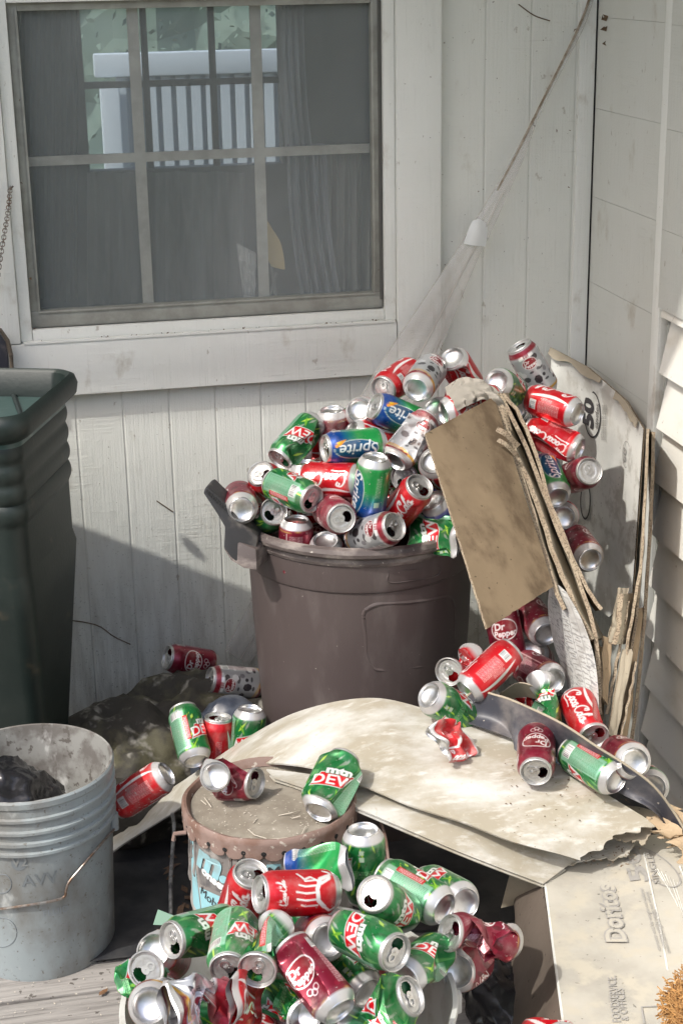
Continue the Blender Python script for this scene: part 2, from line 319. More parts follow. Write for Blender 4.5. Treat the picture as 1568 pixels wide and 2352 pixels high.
# ------------------------------------------------------------------ can artwork: drawn once per design as plain colours, then stored on the can's own vertices
AW, AH = 1020, 600           # around x up; 4.92 px per mm both ways
GX, GY = np.meshgrid(np.arange(AW)+.5, np.arange(AH)+.5)
def s2l(c): return tuple((x/12.92 if x <= .04045 else ((x+.055)/1.055)**2.4) for x in c)
class Art:
    def __init__(s, base): s.a = np.zeros((AH, AW, 3)); s.a[:] = s2l(base)
    def put(s, mask, col):
        m = mask[..., None] if mask.ndim == 2 else mask; s.a = s.a*(1-m)+np.array(s2l(col))*m
    def poly(s, pts, col, k=1.0):
        pts = np.array(pts, float)
        for sh in (0, AW, -AW):
            q = pts+[sh, 0]; x0, x1 = int(max(0, q[:,0].min()-1)), int(min(AW, q[:,0].max()+2)); y0, y1 = int(max(0, q[:,1].min()-1)), int(min(AH, q[:,1].max()+2))
            if x1 <= x0 or y1 <= y0: continue
            X = GX[y0:y1, x0:x1]; Y = GY[y0:y1, x0:x1]; ins = np.zeros(X.shape, bool); n = len(q)
            for i in range(n):
                xa, ya = q[i]; xb, yb = q[(i+1) % n]
                if ya == yb: continue
                c = (ya > Y) != (yb > Y); ins ^= c & (X < (xb-xa)*(Y-ya)/(yb-ya)+xa)
            s.a[y0:y1, x0:x1][ins] = s.a[y0:y1, x0:x1][ins]*(1-k)+np.array(s2l(col))*k
    def stroke(s, pts, w, col, wv=None):
        pts = np.array(pts, float)
        for sh in (0, AW, -AW):
            q = pts+[sh, 0]; m = w*1.5
            x0, x1 = int(max(0, q[:,0].min()-m)), int(min(AW, q[:,0].max()+m+1)); y0, y1 = int(max(0, q[:,1].min()-m)), int(min(AH, q[:,1].max()+m+1))
            if x1 <= x0 or y1 <= y0: continue
            X = GX[y0:y1, x0:x1]; Y = GY[y0:y1, x0:x1]; hit = np.zeros(X.shape, bool)
            for (ax, ay), (bx, by) in zip(q[:-1], q[1:]):
                dx, dy = bx-ax, by-ay; l2 = dx*dx+dy*dy+1e-9; t = np.clip(((X-ax)*dx+(Y-ay)*dy)/l2, 0, 1)
                ww = w if wv is None else w*(1-wv)+w*wv*abs(dx if s.rotv else dy)/math.sqrt(l2)
                hit |= (X-ax-t*dx)**2+(Y-ay-t*dy)**2 < (ww/2)**2
            s.a[y0:y1, x0:x1][hit] = s2l(col)
    rotv = False
    def rect(s, cx, cy, w, h, col, rot=0, shear=0, k=1.0):
        c, sn = math.cos(rot), math.sin(rot)
        s.poly([(cx+(x+y*shear)*c-y*sn, cy+(x+y*shear)*sn+y*c) for x, y in ((-w/2,-h/2),(w/2,-h/2),(w/2,h/2),(-w/2,h/2))], col, k)
    def text(s, st, cx, cy, h, col, rot=0, shear=0, bold=0, wid=1.0, outline=None):
        c, sn = math.cos(rot), math.sin(rot)
        tris, wd, hh = text_tris(st, bold)
        k = h/.7
        def T(x, y): X = ((x-wd/2)*wid+(y-.35)*shear)*k; Y = (y-.35)*k; return (cx+X*c-Y*sn, cy+X*sn+Y*c)
        if outline:
            for dx in (-1, 0, 1):
                for dy in (-1, 0, 1):
                    for t in tris: s.poly([tuple(np.add(T(*p), (dx*outline[0], dy*outline[0]))) for p in t], outline[1])
        for t in tris: s.poly([T(*p) for p in t], col)
    def lines(s, cx, cy, w, h, n, col, rot=0, seed=1):
        """rows of tiny print"""
        rnd = random.Random(seed); c, sn = math.cos(rot), math.sin(rot)
        for i in range(n):
            y = -h/2+h*(i+.5)/n; x = -w/2
            while x < w/2:
                l = rnd.uniform(6, 26); l = min(l, w/2-x)
                mx = x+l/2; s.rect(cx+mx*c-y*sn, cy+mx*sn+y*c, l, h/n*.48, col, rot, 0, .75); x += l+5
    def barcode(s, cx, cy, w, h, rot=0):
        s.rect(cx, cy, w, h, (.93, .93, .92), rot); rnd = random.Random(5); c, sn = math.cos(rot), math.sin(rot); x = -w/2+7
        while x < w/2-8:
            l = rnd.choice((2, 3, 5)); s.rect(cx+x*c, cy+x*sn, l, h*.8, (.25, .25, .28), rot); x += l+rnd.choice((3, 4, 6))
_tc = {}
def text_tris(st, bold=0):
    if (st, bold) in _tc: return _tc[(st, bold)]
    cu = bpy.data.curves.new('t', 'FONT'); cu.body = st; cu.size = 1; cu.offset = bold; cu.resolution_u = 3
    o = bpy.data.objects.new('t', cu); COL.objects.link(o); dg = bpy.context.evaluated_depsgraph_get(); dg.update()
    me = o.evaluated_get(dg).to_mesh(); me.calc_loop_triangles()
    v = [(p.co.x, p.co.y) for p in me.vertices]; tr = [tuple(v[i] for i in t.vertices) for t in me.loop_triangles]
    x0 = min(p[0] for p in v); w = max(p[0] for p in v)-x0; tr = [tuple((x-x0, y) for x, y in t) for t in tr]
    o.evaluated_get(dg).to_mesh_clear(); bpy.data.objects.remove(o); bpy.data.curves.remove(cu)
    _tc[(st, bold)] = (tr, w, 1); return _tc[(st, bold)]
def ell(cx, cy, rx, ry, a0=0, a1=360, n=22): return [(cx+rx*math.cos(R_(a0+(a1-a0)*k/n)), cy+ry*math.sin(R_(a0+(a1-a0)*k/n))) for k in range(n+1)]
SCRIPT = [ell(1.3,1.25,1.05,1.3,55,318)+[(2.3,.45)], ell(1.75,2.05,.35,.42,-60,200), [(.75,.1),(.4,-.35),(1.2,-.75),(2.6,-.6),(4.4,-.75)],
          ell(2.75,.55,.36,.52), [(3.0,.95),(3.4,.9)], ell(3.75,.55,.36,.52,40,330), ell(4.75,.55,.36,.52), [(5.12,1.1),(5.05,.2),(5.3,.02),(5.6,.35)],
          [(5.6,.62),(6.05,.72)], ell(7.05,1.25,1.0,1.3,55,318)+[(8.0,.4)], ell(7.5,2.1,.35,.42,-60,200), ell(8.4,.55,.36,.52), [(8.7,.9),(9.1,1.1),(9.6,2.3),(9.45,2.9),(9.1,2.6),(9.0,1.0),(9.15,.1),(9.5,.2)],
          ell(10.0,.55,.36,.52), [(10.35,1.1),(10.3,.2),(10.6,.02),(11.1,.5)]]
def script(A, cx, cy, size, rot, col, w=.30):
    """flowing white script laid along direction rot"""
    c, sn = math.cos(rot), math.sin(rot); A.rotv = abs(sn) > .7
    for st in SCRIPT:
        pts = []
        for x, y in st:
            X = (x-5.6+y*.28)*size; Y = (y-.9)*size*1.15; pts.append((cx+X*c-Y*sn, cy+X*sn+Y*c))
        A.stroke(pts, w*size*1.5, col, .45)
VR = math.pi/2
def coke_base():
    A = Art((.77, .08, .13)); Wt = (.95, .93, .93)
    for u in (.25, .75):
        x = u*AW; script(A, x+8, 305, 41, VR, Wt)
    for u in (.02, .5):     # white ribbon running along the can
        pts = [(u*AW+86+26*math.sin(t*3.0+.4), 40+t*470) for t in np.linspace(0, 1, 14)]
        pts2 = [(u*AW+86+26*math.sin(t*3.0+.4)+34*math.sin(math.pi*t)**.7, 40+t*470) for t in np.linspace(1, 0, 14)]
        A.poly(pts+pts2, Wt)
    x = .5*AW
    A.lines(x-10, 260, 250, 120, 11, (.95, .75, .75), VR, 3); A.barcode(x-5, 450, 100, 74); A.lines(x+70, 300, 120, 40, 4, (.95, .8, .8), VR, 9)
    A.lines(.0*AW+20, 300, 200, 60, 6, (.95, .78, .78), VR, 4)
    return A
def art_coke(): return coke_base()
def art_polar():
    A = Art((.78, .09, .14)); Wt = (.93, .92, .92); x = .25*AW
    script(A, x, 472, 17, 0, Wt, .34)
    # white rib-and-branch drawing
    sp = [(x-110, 150), (x-60, 205), (x+20, 215), (x+95, 180), (x+120, 110)]
    A.stroke(sp, 30, Wt)
    for dx, l in ((-95, 330), (-50, 370), (0, 375), (48, 350), (88, 300)):
        A.stroke([(x+dx, 205), (x+dx-6, 300), (x+dx+6, l)], 13, Wt)
    A.stroke([(x+70, 190), (x+115, 250), (x+95, 300), (x+150, 340)], 16, Wt); A.stroke([(x+60, 180), (x+95, 110), (x+150, 90), (x+175, 130)], 20, Wt)
    A.stroke([(x-110, 150), (x-150, 100), (x-120, 60)], 20, Wt)
    A.lines(.6*AW, 280, 260, 110, 10, (.95, .8, .8), VR, 3); A.barcode(.6*AW, 460, 100, 74)
    return A
def art_dew():
    A = Art((.11, .45, .23)); rnd = random.Random(11)
    cols = [(.03, .33, .13), (.60, .82, .20), (.45, .70, .22), (.12, .58, .26), (.55, .62, .55), (.05, .40, .17), (.70, .86, .30), (.35, .62, .35)]
    for k in range(120):
        cx, cy = rnd.uniform(0, AW), rnd.uniform(20, 540); l = rnd.uniform(60, 190); w = rnd.uniform(10, 34); a = rnd.uniform(50, 80)*rnd.choice((1, 1, 1, -1)); a = R_(a)
        dx, dy = math.cos(a)*l/2, math.sin(a)*l/2; nx, ny = -math.sin(a)*w/2, math.cos(a)*w/2; f = rnd.uniform(-.4, .6)
        A.poly([(cx-dx, cy-dy), (cx+nx+dx*f, cy+ny+dy*f), (cx+dx, cy+dy), (cx-nx+dx*f*.3, cy-ny+dy*f*.3)], rnd.choice(cols))
    for u in (.25, .78):
        x = u*AW; a = R_(20)
        A.rect(x, 292, 300, 138, (.80, .88, .84), a, .75); A.rect(x, 292, 284, 124, (.84, .06, .13), a, .75)
        A.text('DEW', x, 290, 92, (.95, .95, .95), a, .25, .015, 1.12)
        A.text('mtn', x+8, 392, 66, (.93, .96, .94), a, .2, .05, 1.3, (5, (.05, .32, .14)))
    x = .5*AW
    A.rect(x, 300, 190, 430, (.52, .72, .60)); A.lines(x-8, 270, 330, 150, 13, (.12, .42, .22), VR, 7); A.barcode(x, 468, 116, 80)
    A.rect(x+96, 300, 46, 260, (.78, .12, .15)); A.lines(x+96, 300, 230, 34, 3, (.95, .9, .9), VR, 8)
    A.lines(.0*AW, 300, 240, 70, 5, (.60, .82, .60), 0, 12); A.rect(.02*AW, 170, 40, 40, (.75, .85, .75)); A.rect(.02*AW, 115, 34, 34, (.75, .85, .75))
    A.rect(AW*.5, 25, AW, 60, (.10, .52, .24))
    return A
def art_dp(silver=False):
    A = Art((.47, .07, .17)); Wt = (.93, .90, .90)
    if silver:
        A.rect(AW/2, 310, AW, 430, (.66, .67, .68)); rnd = random.Random(4)
        for k in range(46):
            cx, cy = rnd.uniform(0, AW), rnd.uniform(120, 500); r = rnd.uniform(16, 46)
            A.poly(ell(cx, cy, r, r*rnd.uniform(.4, 1.3), 0, 360, 7), rnd.choice([(.30, .30, .32), (.78, .79, .80), (.48, .48, .50), (.85, .86, .86), (.20, .19, .21)]))
        for y0 in (92, 108):
            A.stroke([(x, y0+22*math.sin(x/AW*4*math.pi)) for x in np.linspace(0, AW, 40)], 9, (.80, .62, .22))
        A.poly([(x, 80+22*math.sin(x/AW*4*math.pi)) for x in np.linspace(0, AW, 40)]+[(AW, 0), (0, 0)], (.52, .06, .15))
        A.rect(AW/2, 540, AW, 40, (.50, .06, .14))
    else:
        rnd = random.Random(9)
        for k in range(34):
            A.poly(ell(rnd.uniform(0, AW), rnd.uniform(30, 560), rnd.uniform(20, 70), rnd.uniform(14, 50), 0, 360, 9), rnd.choice([(.48, .06, .17), (.35, .03, .10), (.55, .10, .20)]))
        A.stroke([(x, 76+14*math.sin(x/AW*4*math.pi)) for x in np.linspace(0, AW, 40)], 7, (.70, .52, .30))
    for u in (.25, .77):
        x = u*AW; y = 345 if not silver else 420; k = 1 if not silver else .62
        A.poly(ell(x, y, 128*k, 98*k), (.52, .05, .12)); A.stroke(ell(x, y, 128*k, 98*k), 9*k, Wt)
        A.text('Dr', x-40*k, y+34*k, 62*k, Wt, 0, .1, .03); A.text('Pepper', x+4*k, y-34*k, 54*k, Wt, 0, .1, .03, 1.0)
        if silver: A.rect(x, 500, 170, 34, (.9, .9, .9)); A.text('DIET', x, 500, 22, (.6, .08, .14), 0, 0, .02)
        else:
            for q in (-30, 0, 30): A.stroke(ell(x+q, 175+abs(q)*.7, 22, 22), 6, (.88, .80, .80))
    x = .5*AW
    A.lines(x, 280, 320, 130, 12, (.88, .72, .74), VR, 5); A.rect(x+92, 300, 10, 400, (.85, .7, .7)); A.barcode(x-15, 470, 110, 80)
    A.lines(.02*AW, 540, 150, 16, 1, Wt, 0, 6)
    return A
def art_sprite():
    A = Art((.10, .58, .28)); t = np.clip((GY-300)/170, 0, 1)[..., None]
    A.a = np.array(s2l((.14, .60, .30)))*(1-t)+np.array(s2l((.03, .27, .58)))*t
    for u in (.28, .78):
        x = u*AW; A.poly(ell(x-10, 330, 92, 215), (.05, .33, .50)); A.stroke(ell(x-10, 330, 92, 215), 8, (.72, .80, .78))
        A.poly([(x+40, 480), (x+92, 420), (x+70, 520), (x+10, 540)], (.95, .62, .12)); A.poly([(x+50, 500), (x+84, 470), (x+60, 530)], (.96, .82, .2))
        A.text('Sprite', x-14, 318, 104, (.92, .95, .96), VR, .25, .01, 1.1)
    A.lines(.53*AW, 280, 330, 120, 11, (.70, .86, .74), VR, 5); A.barcode(.53*AW, 480, 100, 74); A.rect(.05*AW, 420, 50, 50, (.7, .85, .75)); A.lines(.05*AW, 250, 200, 50, 4, (.7, .86, .74), VR, 15)
    return A
def art_blue():
    A = Art((.10, .22, .62)); A.rect(AW/2, 470, AW, 200, (.75, .78, .80)); A.rect(AW/2, 380, AW, 20, (.8, .1, .15)); A.lines(.3*AW, 240, 200, 100, 3, (.9, .9, .95), 0, 4); return A
ARTS = {}
def art(brand):
    if brand not in ARTS:
        ARTS[brand] = {'coke': art_coke, 'polar': art_polar, 'dew': art_dew, 'dp': art_dp, 'dpd': lambda: art_dp(True), 'sprite': art_sprite, 'blue': art_blue}[brand]().a
    return ARTS[brand]
# ------------------------------------------------------------------ can geometry (metres, standing on z = 0, 122 mm tall)
CH = .122
BODY = [(.0243, .0022), (.0260, .0042), (.0286, .0080), (.0308, .0118), (.0322, .0150), (.0329, .0180), (.0331, .0200)]
NB = 84
BODY += [(.0331, .0200+(.1000-.0200)*(k+1)/NB) for k in range(NB)] + [(.0327, .1035), (.0314, .1075), (.0297, .1112), (.0281, .1150), (.0270, .1178)]
NU = 180
def crush_fn(mode, seed, u0):
    """returns a function bending points of the can: flat facets mirrored inwards like real dents, folds, twists"""
    rnd = random.Random(seed); ph = 2*math.pi*u0; cu, su = math.cos(ph), math.sin(ph)
    planes = []
    def addp(n, lo, hi, zs=(.2, .8), tilt=.5):
        for k in range(n):
            a = rnd.uniform(0, 2*math.pi); z = rnd.uniform(*zs)*CH; nrm = Vector((math.cos(a), math.sin(a), rnd.uniform(-tilt, tilt))).normalized()
            planes.append((nrm, nrm.dot(Vector((0, 0, z)))+.0331*rnd.uniform(lo, hi)))
    if mode in ('d1', 'h'): addp(3, .80, .94, tilt=.35)
    elif mode == 'd2': addp(9, .58, .86, tilt=.8)
    elif mode in ('f', 'flat', 'g'): addp(6, .7, .92, tilt=.8)
    elif mode in ('w', 'short', 'vfold', 'spike'): addp(7, .68, .88, tilt=.9)
    def fn(p):
        x, y, z = p; t = z/CH; w = min(1, max(0, min((t-.04)/.16, (.96-t)/.14))); w = w*w*(3-2*w)
        q = Vector((x, y, z))
        for nrm, c in planes:
            e = q.dot(nrm)-c
            if e > 0: q = q-nrm*(e*1.75*w)
        x, y, z = q; fx = x*cu+y*su; fy = -x*su+y*cu       # fx: towards the viewer's side
        if mode == 'g':
            fx = fx*.22+.004*math.sin(z*90+fy*60)+.003*math.sin(fy*150+z*50); fy *= 1.22+.1*math.sin(z*60)
        elif mode == 'f':
            k = 1-.60*w; fx *= k; fy *= 1+.20*w; fx += .004*math.sin(z*90+fy*60)*w
        elif mode == 'h':
            fx *= 1-.38*w; fy *= 1+.24*w
        elif mode == 'flat':
            k = .30; fx *= k*(1 if w > .5 else 1.25); fy *= 1.15; z = z*.62+.012*math.sin(fy*70); fx += .006*math.sin(z*160)+.004*math.sin(fy*190+2)
        elif mode == 'w':
            g = math.exp(-((t-.52)/.17)**2); a = 1.5*(t-.5); k = 1-.62*g; fx *= k; fy *= 1-.30*g; fx, fy = fx*math.cos(a)-fy*math.sin(a), fx*math.sin(a)+fy*math.cos(a); fx += .010*g
        elif mode == 'short':
            z = .026+z*.42; g = w; fx *= 1+.10*g*math.sin(z*700); fy *= 1+.12*g*math.cos(z*600)
        elif mode == 'vfold':     # folded in the middle: both ends look up side by side
            g = math.exp(-((t-.5)/.22)**2); fx *= 1-.66*g; fy *= 1+.18*g; A = 1.12; K = 5.0
            ph_ = A*math.tanh((t-.5)*K); n_ = 24; cz = 0; cx = 0
            for q_ in range(n_):
                tt = .5+(t-.5)*(q_+.5)/n_; p_ = A*math.tanh((tt-.5)*K); cz += math.cos(p_)*(t-.5)/n_*CH; cx += math.sin(p_)*(t-.5)/n_*CH
            z = CH/2+cz-math.sin(ph_)*fx; fx = cx-.022+math.cos(ph_)*fx+.004*math.sin(fy*160+z*70)*g
        elif mode == 'spike':
            ang = math.atan2(fy, fx); s = math.exp(-abs(ang-1.57)*1.9-abs(t-.52)*6.5); fx = fx*.55+.006*math.sin(fy*120+z*90)+.004*math.sin(z*170); fy = fy*1.35+.062*s-.004*math.sin(z*130)
        return (fx*cu-fy*su, fx*su+fy*cu, z)
    return fn
def sample_cols(a, us, vs_):
    """box-average the artwork down to the vertex lattice"""
    bw = AW//NU; out = np.zeros((len(vs_), len(us), 3)); pad = np.concatenate([a[:, -bw:], a, a[:, :bw*2]], 1)
    cs = np.cumsum(np.cumsum(np.pad(pad, ((1, 0), (1, 0), (0, 0))), 0), 1)
    for j, v in enumerate(vs_):
        y = v*AH; y0 = int(np.clip(y-3, 0, AH-6)); y1 = y0+6
        for i, u in enumerate(us):
            x0 = int(u*AW+bw-bw/2); x1 = x0+bw
            out[j, i] = (cs[y1, x1]-cs[y0, x1]-cs[y1, x0]+cs[y0, x0])/((y1-y0)*(x1-x0))
    return out
_cols = {}
def body_mesh(brand, fn=None, dusty=False):
    n = NU; vs = []; fs = []
    for r, z in BODY:
        for k in range(n): a = 2*math.pi*k/n; vs.append((r*math.cos(a), r*math.sin(a), z))
    m = len(BODY)
    for j in range(m-1):
        for k in range(n): fs.append((j*n+k, j*n+(k+1) % n, (j+1)*n+(k+1) % n, (j+1)*n+k))
    if brand not in _cols:
        _cols[brand] = sample_cols(art(brand), [k/n for k in range(n)], [z/CH for r, z in BODY])
    _cols[brand][[j for j, (r, z) in enumerate(BODY) if z < .0125]] = (.52, .52, .52); _cols[brand][-1] = (.5, .5, .5)
    c = _cols[brand].reshape(-1, 3)
    if fn: vs = [fn(v) for v in vs]
    me = bpy.data.meshes.new('can_body'); me.from_pydata(vs, [], fs)
    at = me.attributes.new('art', 'FLOAT_COLOR', 'POINT'); at.data.foreach_set('color', np.concatenate([c, np.ones((len(c), 1))], 1).ravel())
    me.materials.append(M_candusty if dusty else M_canpaint); me.polygons.foreach_set('use_smooth', [True]*len(me.polygons))
    if fn: me.set_sharp_from_angle(angle=R_(22))
    return me
def to_mesh(name, vs, fs, m, sharp=40, fn=None):
    if fn: vs = [fn(v) for v in vs]
    me = bpy.data.meshes.new(name); me.from_pydata(vs, [], fs); me.materials.append(m); me.polygons.foreach_set('use_smooth', [True]*len(me.polygons))
    me.set_sharp_from_angle(angle=R_(sharp)); return me
def lid_geo(opened):
    prof = [(.0268, .1172), (.0272, .1190), (.0268, .1208), (.0258, .1216), (.0247, .1208), (.0241, .1170), (.0233, .1152), (.0226, .1158), (.0215, .1165)]
    n = 60; vs = []; fs = []
    for r, z in prof:
        for k in range(n): a = 2*math.pi*k/n; vs.append((r*math.cos(a), r*math.sin(a), z))
    for j in range(len(prof)-1):
        for k in range(n): fs.append((j*n+k, (j+1)*n+k, (j+1)*n+(k+1) % n, j*n+(k+1) % n))
    base = (len(prof)-1)*n; rings = [.0215*q for q in (.93, .86, .79, .72, .65, .58, .51, .44, .37, .30, .22, .14)]
    for r in rings:
        for k in range(n): a = 2*math.pi*k/n; vs.append((r*math.cos(a), r*math.sin(a), .1165))
    vs.append((0, 0, .1165)); last = len(vs)-1
    def hole(x, y): return opened and ((x-.0118)/.0088)**2+(y/.0108)**2 < 1
    def disp(x, y):  # stamped relief
        e = ((x+.002)/.0165)**2+(y/.0150)**2; return -.0007 if e < 1 else 0
    for i in range(base+n, len(vs)):
        x, y, z = vs[i]; vs[i] = (x, y, z+disp(x, y))
    for j in range(len(rings)):
        for k in range(n):
            q = (base+j*n+k, base+(j+1)*n+k, base+(j+1)*n+(k+1) % n, base+j*n+(k+1) % n); cx = sum(vs[i][0] for i in q)/4; cy = sum(vs[i][1] for i in q)/4
            if not hole(cx, cy): fs.append(q)
    b2 = base+len(rings)*n
    for k in range(n): fs.append((b2+k, last, b2+(k+1) % n))
    return vs, fs
def tab_geo():
    vs = []; fs = []; n = 20
    def ring(cx, rx, ry, ix, iy, z0, z1):
        b = len(vs)
        for k in range(n):
            a = 2*math.pi*k/n; ca, sa = math.cos(a), math.sin(a)
            vs.extend([(cx+rx*ca, ry*sa, z0), (cx+rx*ca, ry*sa, z1), (cx+ix*ca, iy*sa, z1), (cx+ix*ca, iy*sa, z0)])
        for k in range(n):
            q = b+4*k; r = b+4*((k+1) % n)
            for e in range(4): fs.append((q+e, r+e, r+(e+1) % 4, q+(e+1) % 4))
    ring(-.0078, .0072, .0066, .0045, .0040, .1166, .1178); ring(.0010, .0058, .0070, .0022, .0022, .1164, .1177); ring(.0006, .0026, .0026, .0008, .0008, .1168, .1184)
    return vs, fs
def base_geo():
    prof = [(.0244, .0023), (.0238, .0008), (.0231, .0003), (.0225, .0012), (.0222, .0040)]+[(.0222*math.cos(R_(t)), .0040+.0085*math.sin(R_(t))) for t in (12, 25, 40, 55, 70, 82)]
    n = 60; vs = []; fs = []
    for r, z in prof:
        for k in range(n): a = 2*math.pi*k/n; vs.append((r*math.cos(a), r*math.sin(a), z))
    for j in range(len(prof)-1):
        for k in range(n): fs.append((j*n+k, (j+1)*n+k, (j+1)*n+(k+1) % n, j*n+(k+1) % n))
    vs.append((0, 0, .0126)); b = (len(prof)-1)*n
    for k in range(n): fs.append((b+k, len(vs)-1, b+(k+1) % n))
    return vs, fs
LIDO, LIDC, TABG, BASEG = lid_geo(True), lid_geo(False), tab_geo(), base_geo()
_shared = {}
def sh(key, f):
    if key not in _shared: _shared[key] = f()
    return _shared[key]
def make_can(brand, mode, pos, up, u, label, group, idx, unopened=False, dusty=False, near_top=True):
    rot0 = Vector(up).normalized(); c = Vector(pos); L = {'short': .07, 'flat': .085, 'vfold': .1}.get(mode, CH)
    tocam = (EYE-c); fx = (tocam-rot0*tocam.dot(rot0)).normalized(); fy = rot0.cross(fx)
    ph = 2*math.pi*u; X = fx*math.cos(ph)-fy*math.sin(ph); Y = fx*math.sin(ph)+fy*math.cos(ph)
    org = c-rot0*(CH/2 if mode not in ('short',) else .05)
    M = Matrix(((X.x, Y.x, rot0.x, org.x), (X.y, Y.y, rot0.y, org.y), (X.z, Y.z, rot0.z, org.z), (0, 0, 0, 1)))
    r = thing('soda_can', (0, 0, 0), label, 'can', group); r.matrix_world = M; r.empty_display_size = .02
    fn = crush_fn(mode, 100+idx, u) if mode else None
    if fn:
        bm_ = body_mesh(brand, fn, dusty); lm = to_mesh('can_lid', *(LIDC if unopened else LIDO), M_alumdull, 40, fn); tm = to_mesh('can_tab', *TABG, M_alum, 40, fn); em = to_mesh('can_base', *BASEG, M_alum, 40, fn)
    else:
        bm_ = sh((brand, dusty), lambda: body_mesh(brand, None, dusty)); lm = sh(('lid', unopened), lambda: to_mesh('can_lid', *(LIDC if unopened else LIDO), M_alumdull))
        tm = sh('tab', lambda: to_mesh('can_tab', *TABG, M_alum)); em = sh('base', lambda: to_mesh('can_base', *BASEG, M_alum))
    sp = (idx*2.4) % 6.28
    def child(nm, me, par, a=0):
        o = bpy.data.objects.new(nm, me); COL.objects.link(o); o.parent = par
        if a: o.rotation_euler = (0, 0, a)
        return o
    child('body', bm_, r)
    if mode in ('g', 'spike'): return r
    ld = child('lid', lm, r, 0 if fn else sp); child('pull_tab', tm, ld); child('base', em, r)
    return r
# ------------------------------------------------------------------ the house: walls, trim, window, room behind, siding, added shade roof
house = thing('house', (0.4, YW, 0), 'white painted house corner with plywood wall, window at upper left and lap siding', 'house')
wx0, wx1, wz0, wz1 = .0225, .789, .979, 1.64     # window opening
w = MB()
for lo, hi in (((-2.6, YW, -.3), (wx0, YW+.1, 2.6)), ((wx1, YW, -.3), (XW+.0, YW+.1, 2.6)), ((wx0, YW, -.3), (wx1, YW+.1, wz0)), ((wx0, YW, wz1), (wx1, YW+.1, 2.6))): w.box(lo, hi)
w.build('plywood_wall', M_wall, house, smooth=False)
w = MB(); w.box((XW, 2.955, -.3), (XW+.1, YW+.1, 2.6)); w.build('side_panel', M_side, house, smooth=False)
tw = .118; ty = YW-.026
def board(nm, lo, hi, m=M_trim, bv=.0025): b = MB(); b.box(lo, hi); return b.build(nm, m, house, bevel=bv)
board('trim_board', (wx1+.026, ty, wz0-.001-.11), (wx1+.026+.098, YW-.0005, 2.3))
board('trim_board', (wx0-.16, ty-.001, wz0-.026-.118), (wx1+.024, YW-.0005, wz0-.027))
board('trim_board', (wx0-.025-.118, ty, wz0-.025), (wx0-.025, YW-.0005, 2.3))
board('trim_board', (wx0-.024, ty, wz1+.0255), (wx1+.025, YW-.0005, wz1+.14))
# inner stops, slightly lower than the boards and mitred by butting
board('window_stop', (wx1, YW-.013, wz0-.0255), (wx1+.0255, YW+.02, wz1+.025)); board('window_stop', (wx0-.0245, YW-.013, wz0-.0255), (wx0, YW+.02, wz1+.025))
board('window_stop', (wx0+.0005, YW-.0115, wz0-.0265), (wx1-.0005, YW+.02, wz0)); board('window_stop', (wx0+.0005, YW-.0115, wz1), (wx1-.0005, YW+.02, wz1+.025))
# thin dusty ledge along the lower stop
board('window_ledge', (wx0-.02, YW-.030, wz0-.0275), (wx1+.02, YW-.0135, wz0-.0225), M_trim, .001)
board('corner_batten', (XW-.040, YW-.012, -.3), (XW-.004, YW-.0005, 2.6))
board('corner_gap', (XW-.0035, YW-.011, -.3), (XW-.0005, YW-.0006, 2.6), M_dark, 0)
# window
win = thing('window', (.4, YW+.03, wz0), None, None); del_keys = None
win.parent = house; win.location = Vector((.4, YW+.03, wz0))-house.location
def wpart(nm, mb, m, par, **k):
    o = mb.build(nm, m, None, **k); 
    base = Vector(house.location) if par is house else Vector((.4, YW+.03, wz0))
    o.parent = par; o.location = o.location-base; return o
fy0, fy1 = YW+.006, YW+.030
f = MB(); fb = .036; fs_ = .021
f.box((wx0, fy0, wz0), (wx1, fy1, wz0+fb)); f.box((wx0, fy0+.001, wz0+fb), (wx0+fs_, fy1, wz1)); f.box((wx1-fs_, fy0+.001, wz0+fb), (wx1, fy1, wz1)); f.box((wx0+fs_, fy0+.001, wz1-.016), (wx1-fs_, fy1, wz1))
# a raised lip round the screen
for lo, hi in (((wx0+fs_-.004, fy0-.004, wz0+fb-.005), (wx1-fs_+.004, fy0, wz0+fb)), ((wx0+fs_-.005, fy0-.003, wz0+fb), (wx0+fs_, fy0, wz1-.012)), ((wx1-fs_, fy0-.003, wz0+fb), (wx1-fs_+.005, fy0, wz1-.012))): f.box(lo, hi)
wpart('frame', f, M_alu, win, bevel=.0012)
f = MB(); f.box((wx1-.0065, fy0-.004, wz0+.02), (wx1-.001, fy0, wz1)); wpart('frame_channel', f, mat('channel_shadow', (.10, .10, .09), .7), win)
mx = [P(322, 355, y=YW+.035).x, P(596, 355, y=YW+.035).x]
M_munt = mat('grey_muntin', (.46, .465, .42), .6, c2=(.36, .36, .33), scale=20, coord='World')
f = MB(); mz = P(450, 356, y=YW+.035).z; mw = .0115
for x in mx: f.box((x-mw, YW+.032, wz0+fb-.01), (x+mw, YW+.040, wz1-.01))
wpart('muntin', f, M_munt, win); f = MB(); f.box((wx0+.01, YW+.0315, mz-.0095), (wx1-.01, YW+.0395, mz+.0095)); wpart('muntin', f, M_munt, win)
